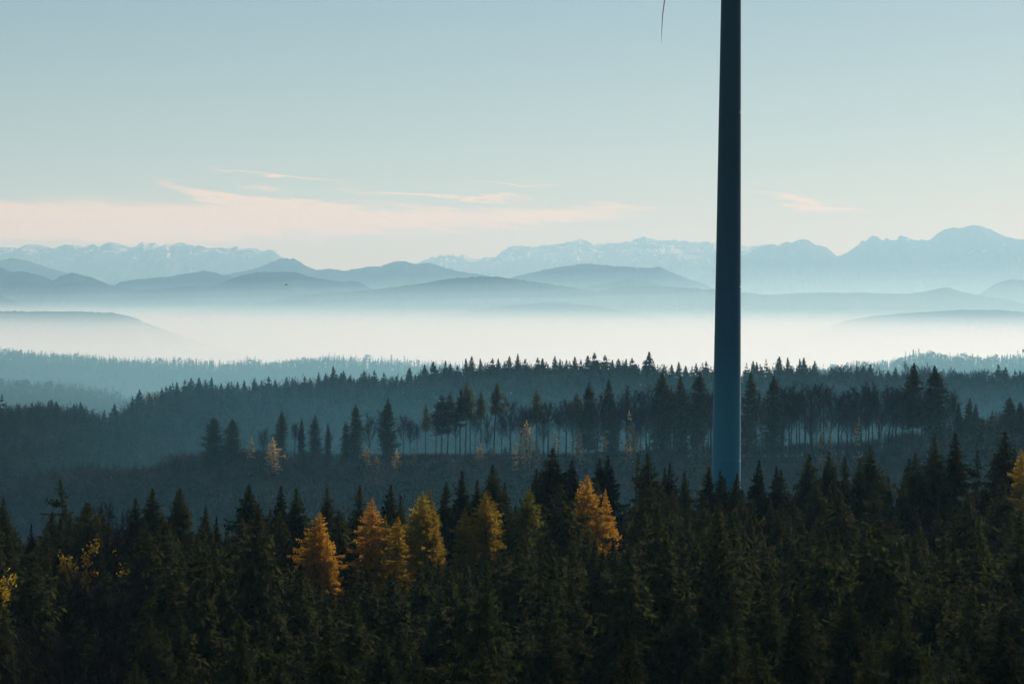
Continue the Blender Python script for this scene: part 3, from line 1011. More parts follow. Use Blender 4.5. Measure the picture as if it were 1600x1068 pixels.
# tip pixel x, y, kind, width, what sets it apart
EDGE = [
    (14, 775, 1, 1.0, "tall dense dark spruce at the far left end of the foreground forest edge"),
    (48, 817, 6, .62, "thin young spruce in the gap between the leftmost dense spruce and the sparse open one"),
    (108, 747, "S", 1.15, "tall sparse spruce with open wide-set branches and a visible trunk, above the yellow bush"),
    (219, 777, 1, .95, "spruce pressed against the left side of the spruce right of the bare brown tree"),
    (235, 762, 0, 1.05, "broad pointed spruce just right of the bare brown tree"),
    (266, 766, 3, .8, "slim ragged spruce, left one of a close pair right of the bare brown tree"),
    (281, 762, 4, 1.05, "bushier spruce, right one of a close pair right of the bare brown tree"),
    (315, 788, 1, .9, "low spruce in the dip left of the wide lone spruce"),
    (343, 806, 6, .8, "lowest small spiky spruce in the dip left of the wide lone spruce"),
    (395, 755, 2, 1.12, "wide layered spruce standing clear of its neighbours left of the orange larch"),
    (437, 759, 3, 1.0, "first spruce right of the wide layered one, left behind the orange larch"),
    (467, 762, 0, .95, "spruce whose tip shows directly above the left shoulder of the leftmost orange larch"),
    (512, 761, 1, .95, "spruce standing behind the right shoulder of the leftmost orange larch"),
    (564, 757, 5, .9, "tufted spruce tip just left behind the orange larch with the green neighbour"),
    (604, 755, 3, 1.0, "spiky spruce between the two large larches in the middle of the larch row"),
    (627, 772, 6, .8, "short dark spruce top tucked between the two large larches"),
    (697, 752, 5, .85, "spruce rising right of the small olive larch tip"),
    (726, 735, 3, .95, "spruce with a thin leader left of the forked-looking dark spruce"),
    (741, 748, 6, .8, "short spruce under the left arm of the dark spruce with upswept arms"),
    (770, 725, 4, 1.1, "dark spruce with upswept side arms behind the yellow larch pair"),
    (790, 752, 1, .9, "low spruce on the right flank of the spruce with upswept arms"),
    (830, 731, 1, .8, "smaller spruce leaning on the left side of the tallest dark spruce"),
    (856, 698, 2, 1.08, "tallest dark spruce in the middle, standing high above its neighbours"),
    (892, 718, 0, 1.0, "broad spruce between the tallest dark spruce and the bright orange larch"),
    (936, 714, 1, .85, "slim spruce right behind the tip of the bright orange larch"),
    (956, 711, 4, 1.0, "spruce above the small orange sprig right of the bright orange larch"),
    (991, 709, "S", .75, "thin gappy spruce tip left beside the dense pointed spruce"),
    (1011, 706, 0, 1.0, "dense pointed spruce midway between the orange larch and the tower"),
    (1034, 729, 6, .85, "short spruce on the right shoulder of the dense pointed one"),
    (1044, 723, 3, .85, "narrow spruce second right of the dense pointed one"),
    (1066, 735, 1, .9, "blunt spruce at the left rim of the gap before the tower"),
    (1094, 729, 5, .95, "tufted spruce just left of the tower foot"),
    (1107, 729, 3, .8, "spruce touching the left edge of the tower foot"),
    (1121, 733, 6, .8, "slim spruce in front of the left half of the tower foot"),
    (1133, 745, 6, .8, "lowest spruce top in front of the middle of the tower foot"),
    (1142, 749, 6, 1.1, "short spruce top in front of the tower foot, between a lower and a taller one"),
    (1128, 742, 3, .9, "thin spruce second from the left in front of the tower foot"),
    (1151, 738, 1, .9, "spruce in front of the right half of the tower foot"),
    (1177, 717, 3, .9, "slim spruce with a long leader directly right of the tower"),
    (1192, 740, 6, .9, "low round-topped spruce second right of the tower"),
    (1209, 728, 3, .85, "thin spruce third right of the tower"),
    (1226, 733, 5, .95, "clubbed spruce top fourth right of the tower"),
    (1264, 709, 0, 1.05, "lone-looking pointed spruce in the saddle right of the tower"),
    (1299, 705, 4, 1.0, "full spruce beside the lone-looking pointed one right of the tower"),
    (1321, 712, 5, .9, "left one of a low pair of spruces between taller ones right of the tower"),
    (1332, 716, 1, .8, "right one of a low pair of spruces between taller ones right of the tower"),
    (1365, 693, 2, 1.05, "sharply pointed cone-shaped spruce halfway between the tower and the right edge"),
    (1387, 742, 6, .9, "low spruce in the notch right of the sharply pointed cone-shaped one"),
    (1422, 716, 5, .9, "spruce with stubby arms left beside a broader one, left of the tall twin tips"),
    (1436, 706, 2, .95, "broad spruce left of the tall twin tips near the right edge"),
    (1470, 680, 1, 1.0, "left one of the tall twin tips near the right edge"),
    (1491, 675, 3, 1.1, "right one of the tall twin tips near the right edge"),
    (1523, 702, "S", .8, "see-through spruce in the gap between the twin tips and the highest spruce"),
    (1570, 673, 0, 1.2, "highest big spruce close to the right edge of the forest"),
]
EDGE_D = lambda px: float(np.interp(px, [0, 330, 700, 1000, 1100, 1160, 1200, 1600], [318, 322, 338, 350, 362, 362, 356, 352]))
placed = []


def too_near(x, y, dmin):
    return any((x - a) ** 2 + (y - b) ** 2 < dmin * dmin for a, b in placed)


for px, py, k, w, lab in EDGE:
    kind = SPARSE if k == "S" else SPRUCE[k]
    dd = EDGE_D(px) + random.uniform(-7, 7)
    if abs(px - 1135) < 45:
        dd = min(dd, 362)
    o = planted("spruce_tree", kind, px, py, dd, w * 1.02, label=lab, group=FRONT)
    placed.append((o.location.x, o.location.y))

LARCHES = [
    (487, 799, 0, 1.0, 302, "bright orange larch, leftmost of the golden larches", .0),
    (516, 832, 1, .62, 300, "small golden larch tucked against the right side of the leftmost orange larch", 0),
    (580, 779, 1, 1.15, 312, "tall orange larch with a dull green neighbour on its right", 0),
    (597, 803, 5, .8, 314, "dull green larch on the right flank of the tall orange one", 0),
    (619, 805, 3, .9, 308, "slim brownish-yellow larch between the two largest larches", 0),
    (652, 768, 2, 1.1, 318, "largest yellow-orange larch with a rounded bulging crown", 0),
    (671, 792, 3, .8, 320, "yellow larch bulging from the right side of the largest one", 0),
    (679, 762, 5, .85, 327, "pointed olive-green larch behind the largest yellow-orange one", 0),
    (733, 792, 3, .85, 312, "dull yellow larch on the left of a close pair below the spruce with upswept arms", 0),
    (751, 764, 3, .95, 319, "slim yellow-green larch with the highest tip of the pair below the spruce with upswept arms", 0),
    (766, 768, 2, .9, 316, "orange-yellow larch on the right of a close pair below the spruce with upswept arms", 0),
    (826, 763, 4, 1.0, 326, "olive-green larch with a broad flat-topped crown left below the tallest dark spruce", 0),
    (922, 741, 0, 1.0, 325, "bright rust-orange cone-shaped larch in front of dark spruces, left of the tower", 0),
    (960, 764, 1, .55, 326, "small orange larch tip right beside the rust-orange cone-shaped larch", 0),
    (1604, 700, 3, .7, 344, "golden-brown larch cut by the right edge behind the highest spruce", 0),
]
for px, py, k, w, dd, lab, _ in LARCHES:
    o = planted("larch_tree", LARCH[k], px, py, dd, w * 1.05, label=lab, group="golden larches in the foreground forest")
    placed.append((o.location.x, o.location.y))

# broad-leaved trees among the foreground spruces
for px, py, dd, w, k, lab in ((178, 828, 290, 1.25, 0, "bare rounded brown tree in the foreground between the yellow bush and the spruces"),
                              (172, 811, 318, 1.0, 1, "darker bare tree behind the rounded brown one in the foreground"),
                              (148, 905, 232, 1.35, 2, "large bare brown tree low on the left among the nearest spruces"),
                              (120, 985, 182, 1.2, 0, "bare brown tree lowest on the left near the bottom of the view")):
    o = planted("bare_tree", ROUND[k], px, py, dd, w, label=lab, group="bare trees among the foreground spruces", crown="crown")
    placed.append((o.location.x, o.location.y))


def leafy(seed, H, keep, mat, size):
    w, t, tips = beech(H=H, seed=seed, clear=.25, spread=.36, limbs=15, dens=1.0, twig_w=.045)
    g = leaves_on(*tips, seed, keep=keep, size=size)
    return (g.mesh("yellow_leaves", [mat]), w.mesh("yellow_tree_trunk", [M_TWIG]), H)


M_YELLOW = mat_surface("yellow_leaves", [(.26, .18, .02), (.42, .28, .03), (.54, .37, .05)], .6, .7, .5, (1.1, 1.0, .8), .1, 4)
for px, py, dd, w, kd, lab in ((110, 862, 285, .85, leafy(71, 16, .6, M_YELLOW, .36), "bright yellow leafy tree top below the tall sparse spruce"),
                               (3, 899, 265, .65, leafy(72, 16, .6, M_YELLOW, .36), "yellow and orange leafy tree top cut by the left edge"),
                               (203, 868, 286, .6, leafy(73, 15, .22, M_YELLOW, .34), "thin golden-leaved tree on the right side of the bare rounded brown tree")):
    o = planted("yellow_tree", kd, px, py, dd, w, label=lab, group="yellow leafy trees on the left")
    placed.append((o.location.x, o.location.y))

# the skyline of the foreground, which no tree behind or before it may overtop
_ex = sorted([(e[0], e[1]) for e in EDGE])
SKY_X = np.array([e[0] for e in _ex], float)
SKY_Y = np.array([e[1] for e in _ex], float)


def visible_front(px):
    """a smooth lower envelope of the foreground skyline"""
    w = np.exp(-((SKY_X - px) / 28.) ** 2) + 1e-6
    return float((w * SKY_Y).sum() / w.sum())


cand = []
y = 132.0
row = 0
while y < 378:
    half = .232 * y + 6
    x = -half + (row % 2) * 3.2
    while x < half:
        cand.append((x + random.gauss(0, 1.1), y + random.gauss(0, 1.0)))
        x += 6.5
    y += 5.6
    row += 1
random.shuffle(cand)
fill = []
for x, y in cand:
    if too_near(x, y, 4.6):
        continue
    zb = float(height(x, y)) - .3
    px, _ = to_px((x, y, zb + 24))
    h = random.gauss(23.6, 2.6) * (1 + .09 * float(vnoise(x / 19., y / 19.)))
    # the golden larches and the yellow trees stay in view
    lim = visible_front(min(max(px, 0), 1600)) + random.uniform(26, 62)
    for lx, ly, _k, lw, ld, _l, _q in LARCHES:
        if abs(px - lx) < 20 + 26 * lw and y < ld + 4:
            lim = max(lim, ly + random.uniform(74, 104))
    for lx, ly, ld, hw in ((178, 828, 290, 42), (108, 862, 285, 26), (6, 890, 265, 26), (203, 868, 286, 18)):
        if abs(px - lx) < hw and y < ld:
            lim = max(lim, ly + random.uniform(22, 40) if lx != 178 else ly + random.uniform(40, 75))
    for lx, ly, ld, hw in ((148, 905, 232, 60), (120, 985, 182, 75)):
        if abs(px - lx) < hw and y < ld:
            lim = max(lim, ly + random.uniform(60, 110))
    tip = to_px((x, y, zb + h))[1]
    if tip < lim:
        h -= (lim - tip) / FPX * y
    if y > EDGE_D(min(max(px, 0), 1600)) + 4 and abs(px - 1135) < 60:
        continue
    if math.hypot(x - TOWER_X, y - TOWER_D) < 13 or h < 9:
        continue
    placed.append((x, y))
    fill.append((x, y, zb, h, px))
fill.sort(key=lambda f: f[1])
N_SINGLE = 108


SPOTS = ((70, "the leftmost bright yellow tree tops"), (150, "the low bare brown tree"), (240, "the bare rounded brown tree"), (330, "the close pair of spruces"), (420, "the wide layered spruce"),
         (520, "the leftmost orange larch"), (600, "the orange larch with a green neighbour"), (690, "the largest yellow-orange larch"), (790, "the yellow larch pair"),
         (870, "the tallest middle spruce"), (970, "the rust-orange larch"), (1070, "the gap before the tower"), (1150, "the tower"), (1240, "the low spruces beside the tower"),
         (1330, "the saddle right of the tower"), (1410, "the cone-shaped spruce"), (1505, "the tall twin tips"), (9999, "the highest right-hand spruce"))
ROWS = ((800, "topmost"), (850, "upper"), (900, "middle"), (960, "lower"), (1010, "second lowest"), (9999, "lowest, nearest"))


def fill_label(px, py):
    row = next(t for lim, t in ROWS if py < lim)
    spot = next(t for lim, t in SPOTS if px < lim)
    return f"dark spruce in the {row} row below {spot}", f"dark spruces in the {row} row below {spot}"


shown = [f for f in fill if -60 < f[4] < 1660]
single = shown[:N_SINGLE]
rest = [f for f in fill if f not in set(single)]
for x, y, zb, h, px in single:
    py = to_px((x, y, zb + h))[1]
    lab, grp = fill_label(px, py)
    kind = SPRUCE[random.choice((0, 1, 2, 3, 4, 5, 6, 0, 2, 4))]
    tree("spruce_tree", kind, (x, y, zb), h, random.choice((.85, 1.05, 1.15, 1.25, 1.35, 1.45)) * random.uniform(.92, 1.08) * 25 / max(h, 20), label=lab, group=grp)

# ------------------------------------------------------------------ masses of trees: one mesh each


def join_trees(name, protos, items, mats, cut=None):
    """protos: list of (V, Q, matindex, H); items: (x, y, z, H, width, proto, turn) -> ONE object of kind stuff"""
    by = {}
    for it in items:
        by.setdefault(it[5], []).append(it)
    VV, QQ, MM, n = [], [], [], 0
    for p, its in by.items():
        V, Q, m, H = protos[p]
        a = np.array([(i[0], i[1], i[2], i[3], i[4], i[6]) for i in its], float)
        k = a[:, 3] / H
        c, s = np.cos(a[:, 5]), np.sin(a[:, 5])
        kw = k * a[:, 4]
        X = (V[None, :, 0] * c[:, None] - V[None, :, 1] * s[:, None]) * kw[:, None] + a[:, 0:1]
        Y = (V[None, :, 0] * s[:, None] + V[None, :, 1] * c[:, None]) * kw[:, None] + a[:, 1:2]
        Z = V[None, :, 2] * k[:, None] + a[:, 2:3]
        VV.append(np.stack([X, Y, Z], -1).reshape(-1, 3))
        QQ.append((Q[None] + (np.arange(len(its)) * len(V))[:, None, None] + n).reshape(-1, 4))
        MM.append(np.tile(m, len(its)))
        n += len(V) * len(its)
    o = link(name, add_mesh(name, np.concatenate(VV), np.concatenate(QQ), mats, np.concatenate(MM)))
    tag(o, kind="stuff")
    return o


def proto(g, H):
    V, Q, m = g.arrays()
    return V, Q, m, H


# medium spruces for the hidden rows of the foreground
MID_P = [proto(conifer(H=25, seed=420 + i, base=.45, a=.56, p=.76, cap=3.0, whorl=.55, nb=(5, 8), twigs=.62, tw=.85, ww=.30, rag=.28, blade=1.6), 25.) for i in range(3)]
join_trees("spruce_forest", MID_P, [(x, y, zb, h, random.uniform(.95, 1.45), random.randrange(3), random.random() * 6.28) for x, y, zb, h, px in rest], [M_NEEDLE])

# small far spruces and bare trees, cheap
FAR_P = [proto(conifer(H=22, seed=430 + i, base=.35, a=.60, p=.76, cap=3.1, whorl=1.9, nb=(4, 6), twigs=.20, tw=1.5, ww=.85, rag=.3, blade=7., curtain=.6), 22.) for i in range(4)]


def bare_far(seed, H=20.):
    r = np.random.default_rng(seed)
    g = Geo()
    g.kites([[0, 0, 0]] * 2, [[0, 0, 1.]] * 2, H * .75, .5, [[1, 0, 0], [0, 1, 0]], mid=.1)
    n = 34
    az = r.uniform(0, 6.28, n)
    b = np.stack([0 * az, 0 * az, r.uniform(.35, .75, n) * H], -1)
    d = unit(np.stack([np.cos(az) * .55, np.sin(az) * .55, r.uniform(.4, 1.3, n)], -1))
    l = H * r.uniform(.16, .30, n)
    g.kites(b, d, l, .22, unit(np.cross(d, r.normal(0, 1, d.shape))))
    n2 = 110
    k = r.integers(0, n, n2)
    p = b[k] + d[k] * (l[k] * r.uniform(.3, 1, n2))[:, None]
    d2 = unit(d[k] + r.normal(0, .5, (n2, 3)) + np.array([0, 0, .2]))
    g.kites(p, d2, H * r.uniform(.07, .15, n2), .20, unit(np.cross(d2, r.normal(0, 1, d2.shape))))
    return g


BARE_P = [proto(bare_far(440 + i), 20.) for i in range(3)]
TINY_P = []
for i in range(4):
    r = np.random.default_rng(450 + i)
    g = Geo()
    for lv in range(8):
        zt = 22 - lv * 2.5
        n = 4
        az = r.uniform(0, 6.28) + np.arange(n) * 1.57
        ln = (.6 + lv * .42) * r.uniform(.75, 1.25, n)
        d = np.stack([np.cos(az) * ln, np.sin(az) * ln, np.full(n, -1.9)], -1)
        L = np.linalg.norm(d, axis=1)
        g.kites(np.tile([0, 0, zt], (n, 1)), d / L[:, None], L, 1.0 + lv * .26, np.stack([-np.sin(az), np.cos(az), 0 * az], -1), mid=.7)
    TINY_P.append(proto(g, 22.))
DOME_P = []
for i in range(2):
    r = np.random.default_rng(460 + i)
    g = Geo()
    n = 26
    v = unit(r.normal(0, 1, (n, 3)) + np.array([0, 0, .6]))
    g.kites(np.array([0, 0, 12.]) + v * np.array([2.6, 2.6, 3.4]), unit(r.normal(0, .7, (n, 3)) + np.array([0, 0, 1.])), 3.0, 1.9, unit(np.cross(v, r.normal(0, 1, (n, 3)))))
    DOME_P.append(proto(g, 18.))


def scatter(y0, y1, u0, u1, step, keep=None):
    out = []
    y = y0
    row = 0
    while y < y1:
        n = int((u1 - u0) * y / step) + 1
        x = u0 * y + (np.arange(n) + .5 * (row % 2) + rng.normal(0, .33, n)) * step
        yy = y + rng.normal(0, .33 * step, n)
        out.append(np.stack([x, yy], -1))
        y += step * .88
        row += 1
    P = np.concatenate(out)
    if keep is not None:
        P = P[keep(P[:, 0], P[:, 1])]
    return P


def limit_px(tab):
    xs, ys = [t[0] for t in tab], [t[1] for t in tab]
    return lambda px: np.interp(px, xs, ys)


def cap_height(P, h, lim):
    """lower the trees whose tips would stand above the traced line LIM(px)"""
    x, y = P[:, 0], P[:, 1]
    z = height(x, y) - .3
    p = np.stack([x, y, z + h], -1)
    dep = p @ FWD
    px, py = 800 + FPX * (p @ RT) / dep, 534 - FPX * (p @ UPV) / dep
    over = np.maximum(0, lim(px) - py)
    return z, h - over / FPX * y, px


# slope below the stand: brown bare wood with a few spruces
P = scatter(482, 903, -.235, .235, 5.6)
n = len(P)
bench = limit_px([(-300, 770), (0, 752), (60, 740), (120, 728), (200, 732), (300, 726), (340, 724), (420, 724), (600, 730), (900, 728), (1150, 718), (1350, 708), (1420, 694), (1500, 676), (1550, 660), (1600, 650), (2000, 640)])
h = rng.normal(11.5, 3.2, n) * (1 + .32 * vnoise(P[:, 0] / 30, P[:, 1] / 30))
z, h, px = cap_height(P, h, bench)
spr = (vnoise(P[:, 0] / 26 + 5, P[:, 1] / 26) + rng.normal(0, .30, n)) > .28
stand = (P[:, 1] > 800) & (px > 330)
h = np.where(stand, rng.uniform(3, 11, n) * np.clip(.75 + .7 * vnoise(P[:, 0] / 11, P[:, 1] / 14), .25, 1.4), h)
h = np.where(spr & ~stand, h * rng.uniform(1.0, 1.5, n), h)
z, h, px = cap_height(P, h, lambda q: bench(q) - 9 * spr - 22 * stand)
ok = h > 2.5
P2 = scatter(846, 904, -.15, .235, 3.3)
n2 = len(P2)
h2 = rng.uniform(2.0, 8.5, n2) * np.clip(.8 + .8 * vnoise(P2[:, 0] / 9, P2[:, 1] / 12), .2, 1.5)
z2, h2, px2 = cap_height(P2, h2, lambda q: bench(q) - 22)
P, z, h = np.concatenate([P, P2]), np.concatenate([z, z2]), np.concatenate([h, h2])
spr = np.concatenate([spr, (vnoise(P2[:, 0] / 14 + 9, P2[:, 1] / 20) + rng.normal(0, .3, n2)) > .25])
ok = np.concatenate([ok, h2 > 1.2])
items_s = [(P[i, 0], P[i, 1], z[i], h[i], rng.uniform(.9, 1.2), int(rng.integers(4)), rng.uniform(0, 6.28)) for i in np.where(ok & spr)[0]]
items_b = [(P[i, 0], P[i, 1], z[i], h[i], rng.uniform(1.3, 2.4), int(rng.integers(3)), rng.uniform(0, 6.28)) for i in np.where(ok & ~spr)[0]]
join_trees("young_spruce_wood", FAR_P, items_s, [M_FOREST])
join_trees("bare_wood", BARE_P, items_b, [M_BARE_FOREST])

# the wooded flank of the middle ridge
crest = limit_px([(a, b + 9) for a, b in RIDGE])
P = scatter(1004, 1475, -.235, .235, 7.0)
n = len(P)
h = rng.normal(20, 2.6, n) * (1 + .12 * vnoise(P[:, 0] / 40, P[:, 1] / 40))
z, h, px = cap_height(P, h, lambda q: crest(q) + rng.normal(-1, 7, n))
right = smooth((px - 1150) / 250.)
spr = (vnoise(P[:, 0] / 48 + 2, P[:, 1] / 60) + rng.normal(0, .35, n)) > (-.25 + .55 * right)
ok = h > 5
join_trees("ridge_spruce_forest", FAR_P, [(P[i, 0], P[i, 1], z[i], h[i], rng.uniform(.85, 1.2), int(rng.integers(4)), rng.uniform(0, 6.28)) for i in np.where(ok & spr)[0]], [M_FOREST])
join_trees("ridge_bare_forest", BARE_P, [(P[i, 0], P[i, 1], z[i], h[i], rng.uniform(1.0, 1.5), int(rng.integers(3)), rng.uniform(0, 6.28)) for i in np.where(ok & ~spr)[0]], [M_BARE_FOREST])

# the hazy wooded hills beyond the ridge
far_items = []


def far_wood(y0, y1, u0, u1, step, hm):
    Pp = scatter(y0, y1, u0, u1, step)
    k = len(Pp)
    hh = hm * np.clip(rng.normal(.9, .17, k), .4, 1.3) * (1 + .3 * vnoise(Pp[:, 0] / 60, Pp[:, 1] / 60))
    zz = height(Pp[:, 0], Pp[:, 1]) - .5
    for q in range(k):
        far_items.append((Pp[q, 0], Pp[q, 1], zz[q], hh[q], rng.uniform(1.0, 1.5), int(rng.integers(4)) if rng.random() < .92 else 4 + int(rng.integers(2)), rng.uniform(0, 6.28)))


far_wood(4350, 5090, -.235, .012, 10.5, 21)
far_wood(2950, 3360, -.235, -.12, 8.5, 20)
far_wood(3620, 3980, .10, .235, 8.5, 20)
join_trees("far_spruce_forest", TINY_P + DOME_P, far_items, [M_FAR_FOREST])

# ------------------------------------------------------------------ spruces on the crest of the middle ridge
CREST_TIPS = [(7, 652), (20, 640), (31, 634), (40, 632), (47, 633), (57, 628), (66, 633), (75, 628), (81, 626), (88, 626), (95, 634), (111, 636), (116, 632), (128, 628), (135, 637), (179, 629), (160, 641), (207, 619), (218, 609), (232, 615),
              (254, 606), (260, 603), (266, 603), (277, 596), (290, 594), (298, 592), (310, 588), (322, 594), (331, 590), (345, 597), (358, 597), (372, 596), (382, 594), (398, 592), (408, 592), (421, 590), (432, 594), (445, 588),
              (457, 591), (476, 586), (485, 589), (498, 581), (508, 583), (520, 574), (532, 580), (539, 578), (548, 586), (566, 579), (575, 582), (583, 578), (598, 583), (627, 588), (641, 573), (650, 583), (663, 571), (676, 563),
              (697, 565), (703, 569), (715, 570), (728, 560), (737, 555), (752, 561), (768, 561), (778, 558), (796, 555), (808, 552), (822, 562), (838, 559), (848, 559), (866, 556), (875, 560), (884, 561), (898, 559), (909, 562),
              (918, 554), (930, 553), (946, 556), (957, 563), (966, 560), (977, 560), (989, 559), (1015, 551), (1008, 562), (1037, 571), (1051, 569), (1062, 566), (1072, 572), (1087, 565), (1103, 566), (1176, 562), (1183, 566), (1217, 556), (1231, 558),
              (1249, 560), (1258, 557), (1274, 562), (1330, 570), (1339, 571), (1347, 573), (1362, 569), (1387, 577), (1400, 573), (1560, 570), (1573, 572), (1586, 577), (1595, 577)]
CREST_ZONES = ((150, "in the low saw-toothed row at the ridge's left end"), (245, "by the dip in the left part of the ridge"),
               (420, "on the ridge's rising left shoulder"), (620, "on the ridge crest above the pair of wide spruces"),
               (870, "on the ridge crest above the tall pines"), (1110, "on the ridge crest left of the tower"),
               (1300, "on the ridge crest just right of the tower"), (2000, "on the ridge crest below the hazy right-hand hill"))
for px, py in CREST_TIPS:
    zone = next(t for lim, t in CREST_ZONES if px < lim)
    dd = 1400 + random.uniform(-25, 15)
    iso = {(218, 609): "largest lone spruce by the dip of the ridge crest, beside two tiny orange larches",
           (179, 629): "tiny lone pointed spruce in the dip of the ridge crest at the left",
           (520, 574): "tallest feathery spruce tip on the crest right above the pair of wide spruces",
           (1015, 551): "tallest pale slender spruce standing alone on the ridge crest left of the tower",
           (808, 552): "dark highest-topped spruce of the ridge crest above the tall pines",
           (641, 573): "cone-shaped spruce standing free at the left end of the high ridge crest",
           (1217, 556): "taller free-standing spruce of the two on the crest right of the tower",
           (1231, 558): "shorter free-standing spruce of the two on the crest right of the tower"}.get((px, py))
    planted("spruce_tree", SMALL[random.randrange(5)], px, py + random.uniform(-2, 2), dd, random.uniform(.85, 1.5), minh=12, label=iso or f"small spruce {zone}", group=f"small spruces {zone}")
for px, py, w, lab in ((231, 612, .7, "tiny orange larch right of the largest lone spruce in the ridge dip"), (243, 611, .9, "slightly bigger orange larch second right of the largest lone spruce in the ridge dip")):
    planted("larch_tree", LARCH[1], px, py, 1395, w, minh=12, label=lab, group="orange larches on the ridge")
for px, py, w in ((605, 585, 1.3), (618, 586, 1.1), (1302, 569, 1.3), (1316, 566, 1.5), (1418, 566, 1.5), (1443, 569, 1.5), (1455, 570, 1.3), (1500, 573, 1.4), (1510, 577, 1.2), (1525, 574, 1.4), (1540, 573, 1.4), (1480, 575, 1.3)):
    zone = "left of the tower" if px < 1000 else ("right of the tower" if px < 1400 else "by the tall spruces at the right")
    planted("bare_tree", BEECH[random.randrange(6)], px, py, 1380, w, minh=14, label=f"bare round-topped tree on the ridge crest {zone}", group=f"bare trees on the ridge crest {zone}", crown="crown")

# ------------------------------------------------------------------ the open stand on the near slope
STAND = [
    ("spruce_tree", WIDE[0], 334, 652, 862, 1.0, "left one of two wide layered spruces at the stand's left end"),
    ("spruce_tree", WIDE[1], 364, 654, 866, 1.0, "right one of two wide layered spruces at the left end of the stand"),
    ("spruce_tree", TALL[3], 438, 641, 872, .95, "spruce with a bare lower trunk right of the bright golden young beech"),
    ("spruce_tree", TALL[2], 471, 653, 876, .8, "narrow spruce left beside a fuller one with gapped branches in the stand"),
    ("spruce_tree", TALL[0], 493, 647, 880, .95, "full spruce with gapped layered branches in the left part of the stand"),
    ("spruce_tree", TALL[2], 514, 661, 884, .9, "short spruce between the gapped layered spruce and the tall dense one"),
    ("spruce_tree", TALL[1], 541, 659, 870, .85, "lower spruce leaning on the left of the tall dense spruce in the stand"),
    ("spruce_tree", TALL[1], 557, 631, 872, .95, "tall dense spruce in the left half of the stand, left of a bare beech"),
    ("spruce_tree", TALL[0], 607, 622, 872, 1.05, "tall spruce between two bare beeches in the stand"),
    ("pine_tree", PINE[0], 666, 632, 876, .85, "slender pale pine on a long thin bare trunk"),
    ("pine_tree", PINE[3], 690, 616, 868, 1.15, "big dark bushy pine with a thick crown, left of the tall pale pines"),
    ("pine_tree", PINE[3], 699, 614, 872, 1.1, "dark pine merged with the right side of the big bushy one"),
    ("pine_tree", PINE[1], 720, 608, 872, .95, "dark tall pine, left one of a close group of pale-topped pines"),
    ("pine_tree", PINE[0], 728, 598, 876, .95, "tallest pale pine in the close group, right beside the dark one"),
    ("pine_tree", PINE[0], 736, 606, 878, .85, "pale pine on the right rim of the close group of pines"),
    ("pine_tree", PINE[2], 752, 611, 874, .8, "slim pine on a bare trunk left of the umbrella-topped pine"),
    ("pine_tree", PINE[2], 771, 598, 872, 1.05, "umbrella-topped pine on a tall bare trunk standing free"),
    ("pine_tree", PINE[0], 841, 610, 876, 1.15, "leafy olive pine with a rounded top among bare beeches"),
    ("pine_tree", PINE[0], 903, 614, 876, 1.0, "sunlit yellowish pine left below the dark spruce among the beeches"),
    ("spruce_tree", TALL[1], 919, 597, 868, .95, "dark blunt spruce rising above the beeches, beside the sunlit yellowish pine"),
    ("spruce_tree", TALL[2], 957, 591, 868, 1.05, "pointed spruce rising out of the beeches, second right of the sunlit pine"),
    ("spruce_tree", TALL[0], 1036, 580, 862, 1.05, "spruce with open layers rising above the beeches left of the tower"),
    ("spruce_tree", TALL[2], 1064, 587, 864, 1.1, "smaller spruce between two taller ones left of the tower, above the beeches"),
    ("spruce_tree", TALL[1], 1089, 580, 860, 1.0, "dense spruce nearest to the left side of the tower, above the beeches"),
    ("spruce_tree", TALL[0], 1168, 583, 858, 1.0, "ragged spruce half hidden behind the right side of the tower"),
    ("spruce_tree", TALL[1], 1204, 587, 856, 1.05, "dark full spruce right of the tower at the start of the beech row"),
    ("spruce_tree", TALL[3], 1426, 567, 846, .95, "tall dark spruce with a ragged crown over the beech row, left of the broad one"),
    ("spruce_tree", TALL[1], 1467, 571, 842, 1.1, "broad tall spruce with drooping sides at the right end of the beech row"),
    ("spruce_tree", TALL[2], 1500, 628, 838, 1.0, "lower spruce on the right flank of the broad tall spruce"),
    ("spruce_tree", TALL[0], 1512, 621, 838, .9, "lower spruce, middle one of three right of the broad tall spruce"),
    ("spruce_tree", TALL[2], 1525, 630, 836, 1.0, "lower spruce, last of three right of the broad tall spruce"),
    ("spruce_tree", WIDE[0], 1578, 620, 842, .85, "bushy dark spruce on the brown slope near the right edge"),
    ("spruce_tree", WIDE[1], 1594, 627, 846, .8, "dark bushy spruce cut off near the right edge on the brown slope"),
]
for name, kind, px, py, dd, w, lab in STAND:
    planted(name, kind, px, py, dd, w, label=lab, group="conifers of the open stand")

for px, py in ((22, 748), (48, 742), (62, 735), (78, 741), (95, 736), (114, 726), (118, 733), (136, 727), (160, 737), (194, 734), (208, 731), (225, 727), (246, 737), (265, 727), (276, 724), (283, 731), (300, 728), (318, 722)):
    zone = "left part, below the low saw-toothed ridge" if px < 170 else "right part, beside the wide layered spruces"
    planted("spruce_tree", TALL[random.choice((0, 2))], px, py, 872 + random.uniform(-12, 12), random.uniform(1.1, 1.6), minh=7, label=f"young spruce on top of the brown slope, {zone}", group=f"young spruces on top of the brown slope, {zone}")

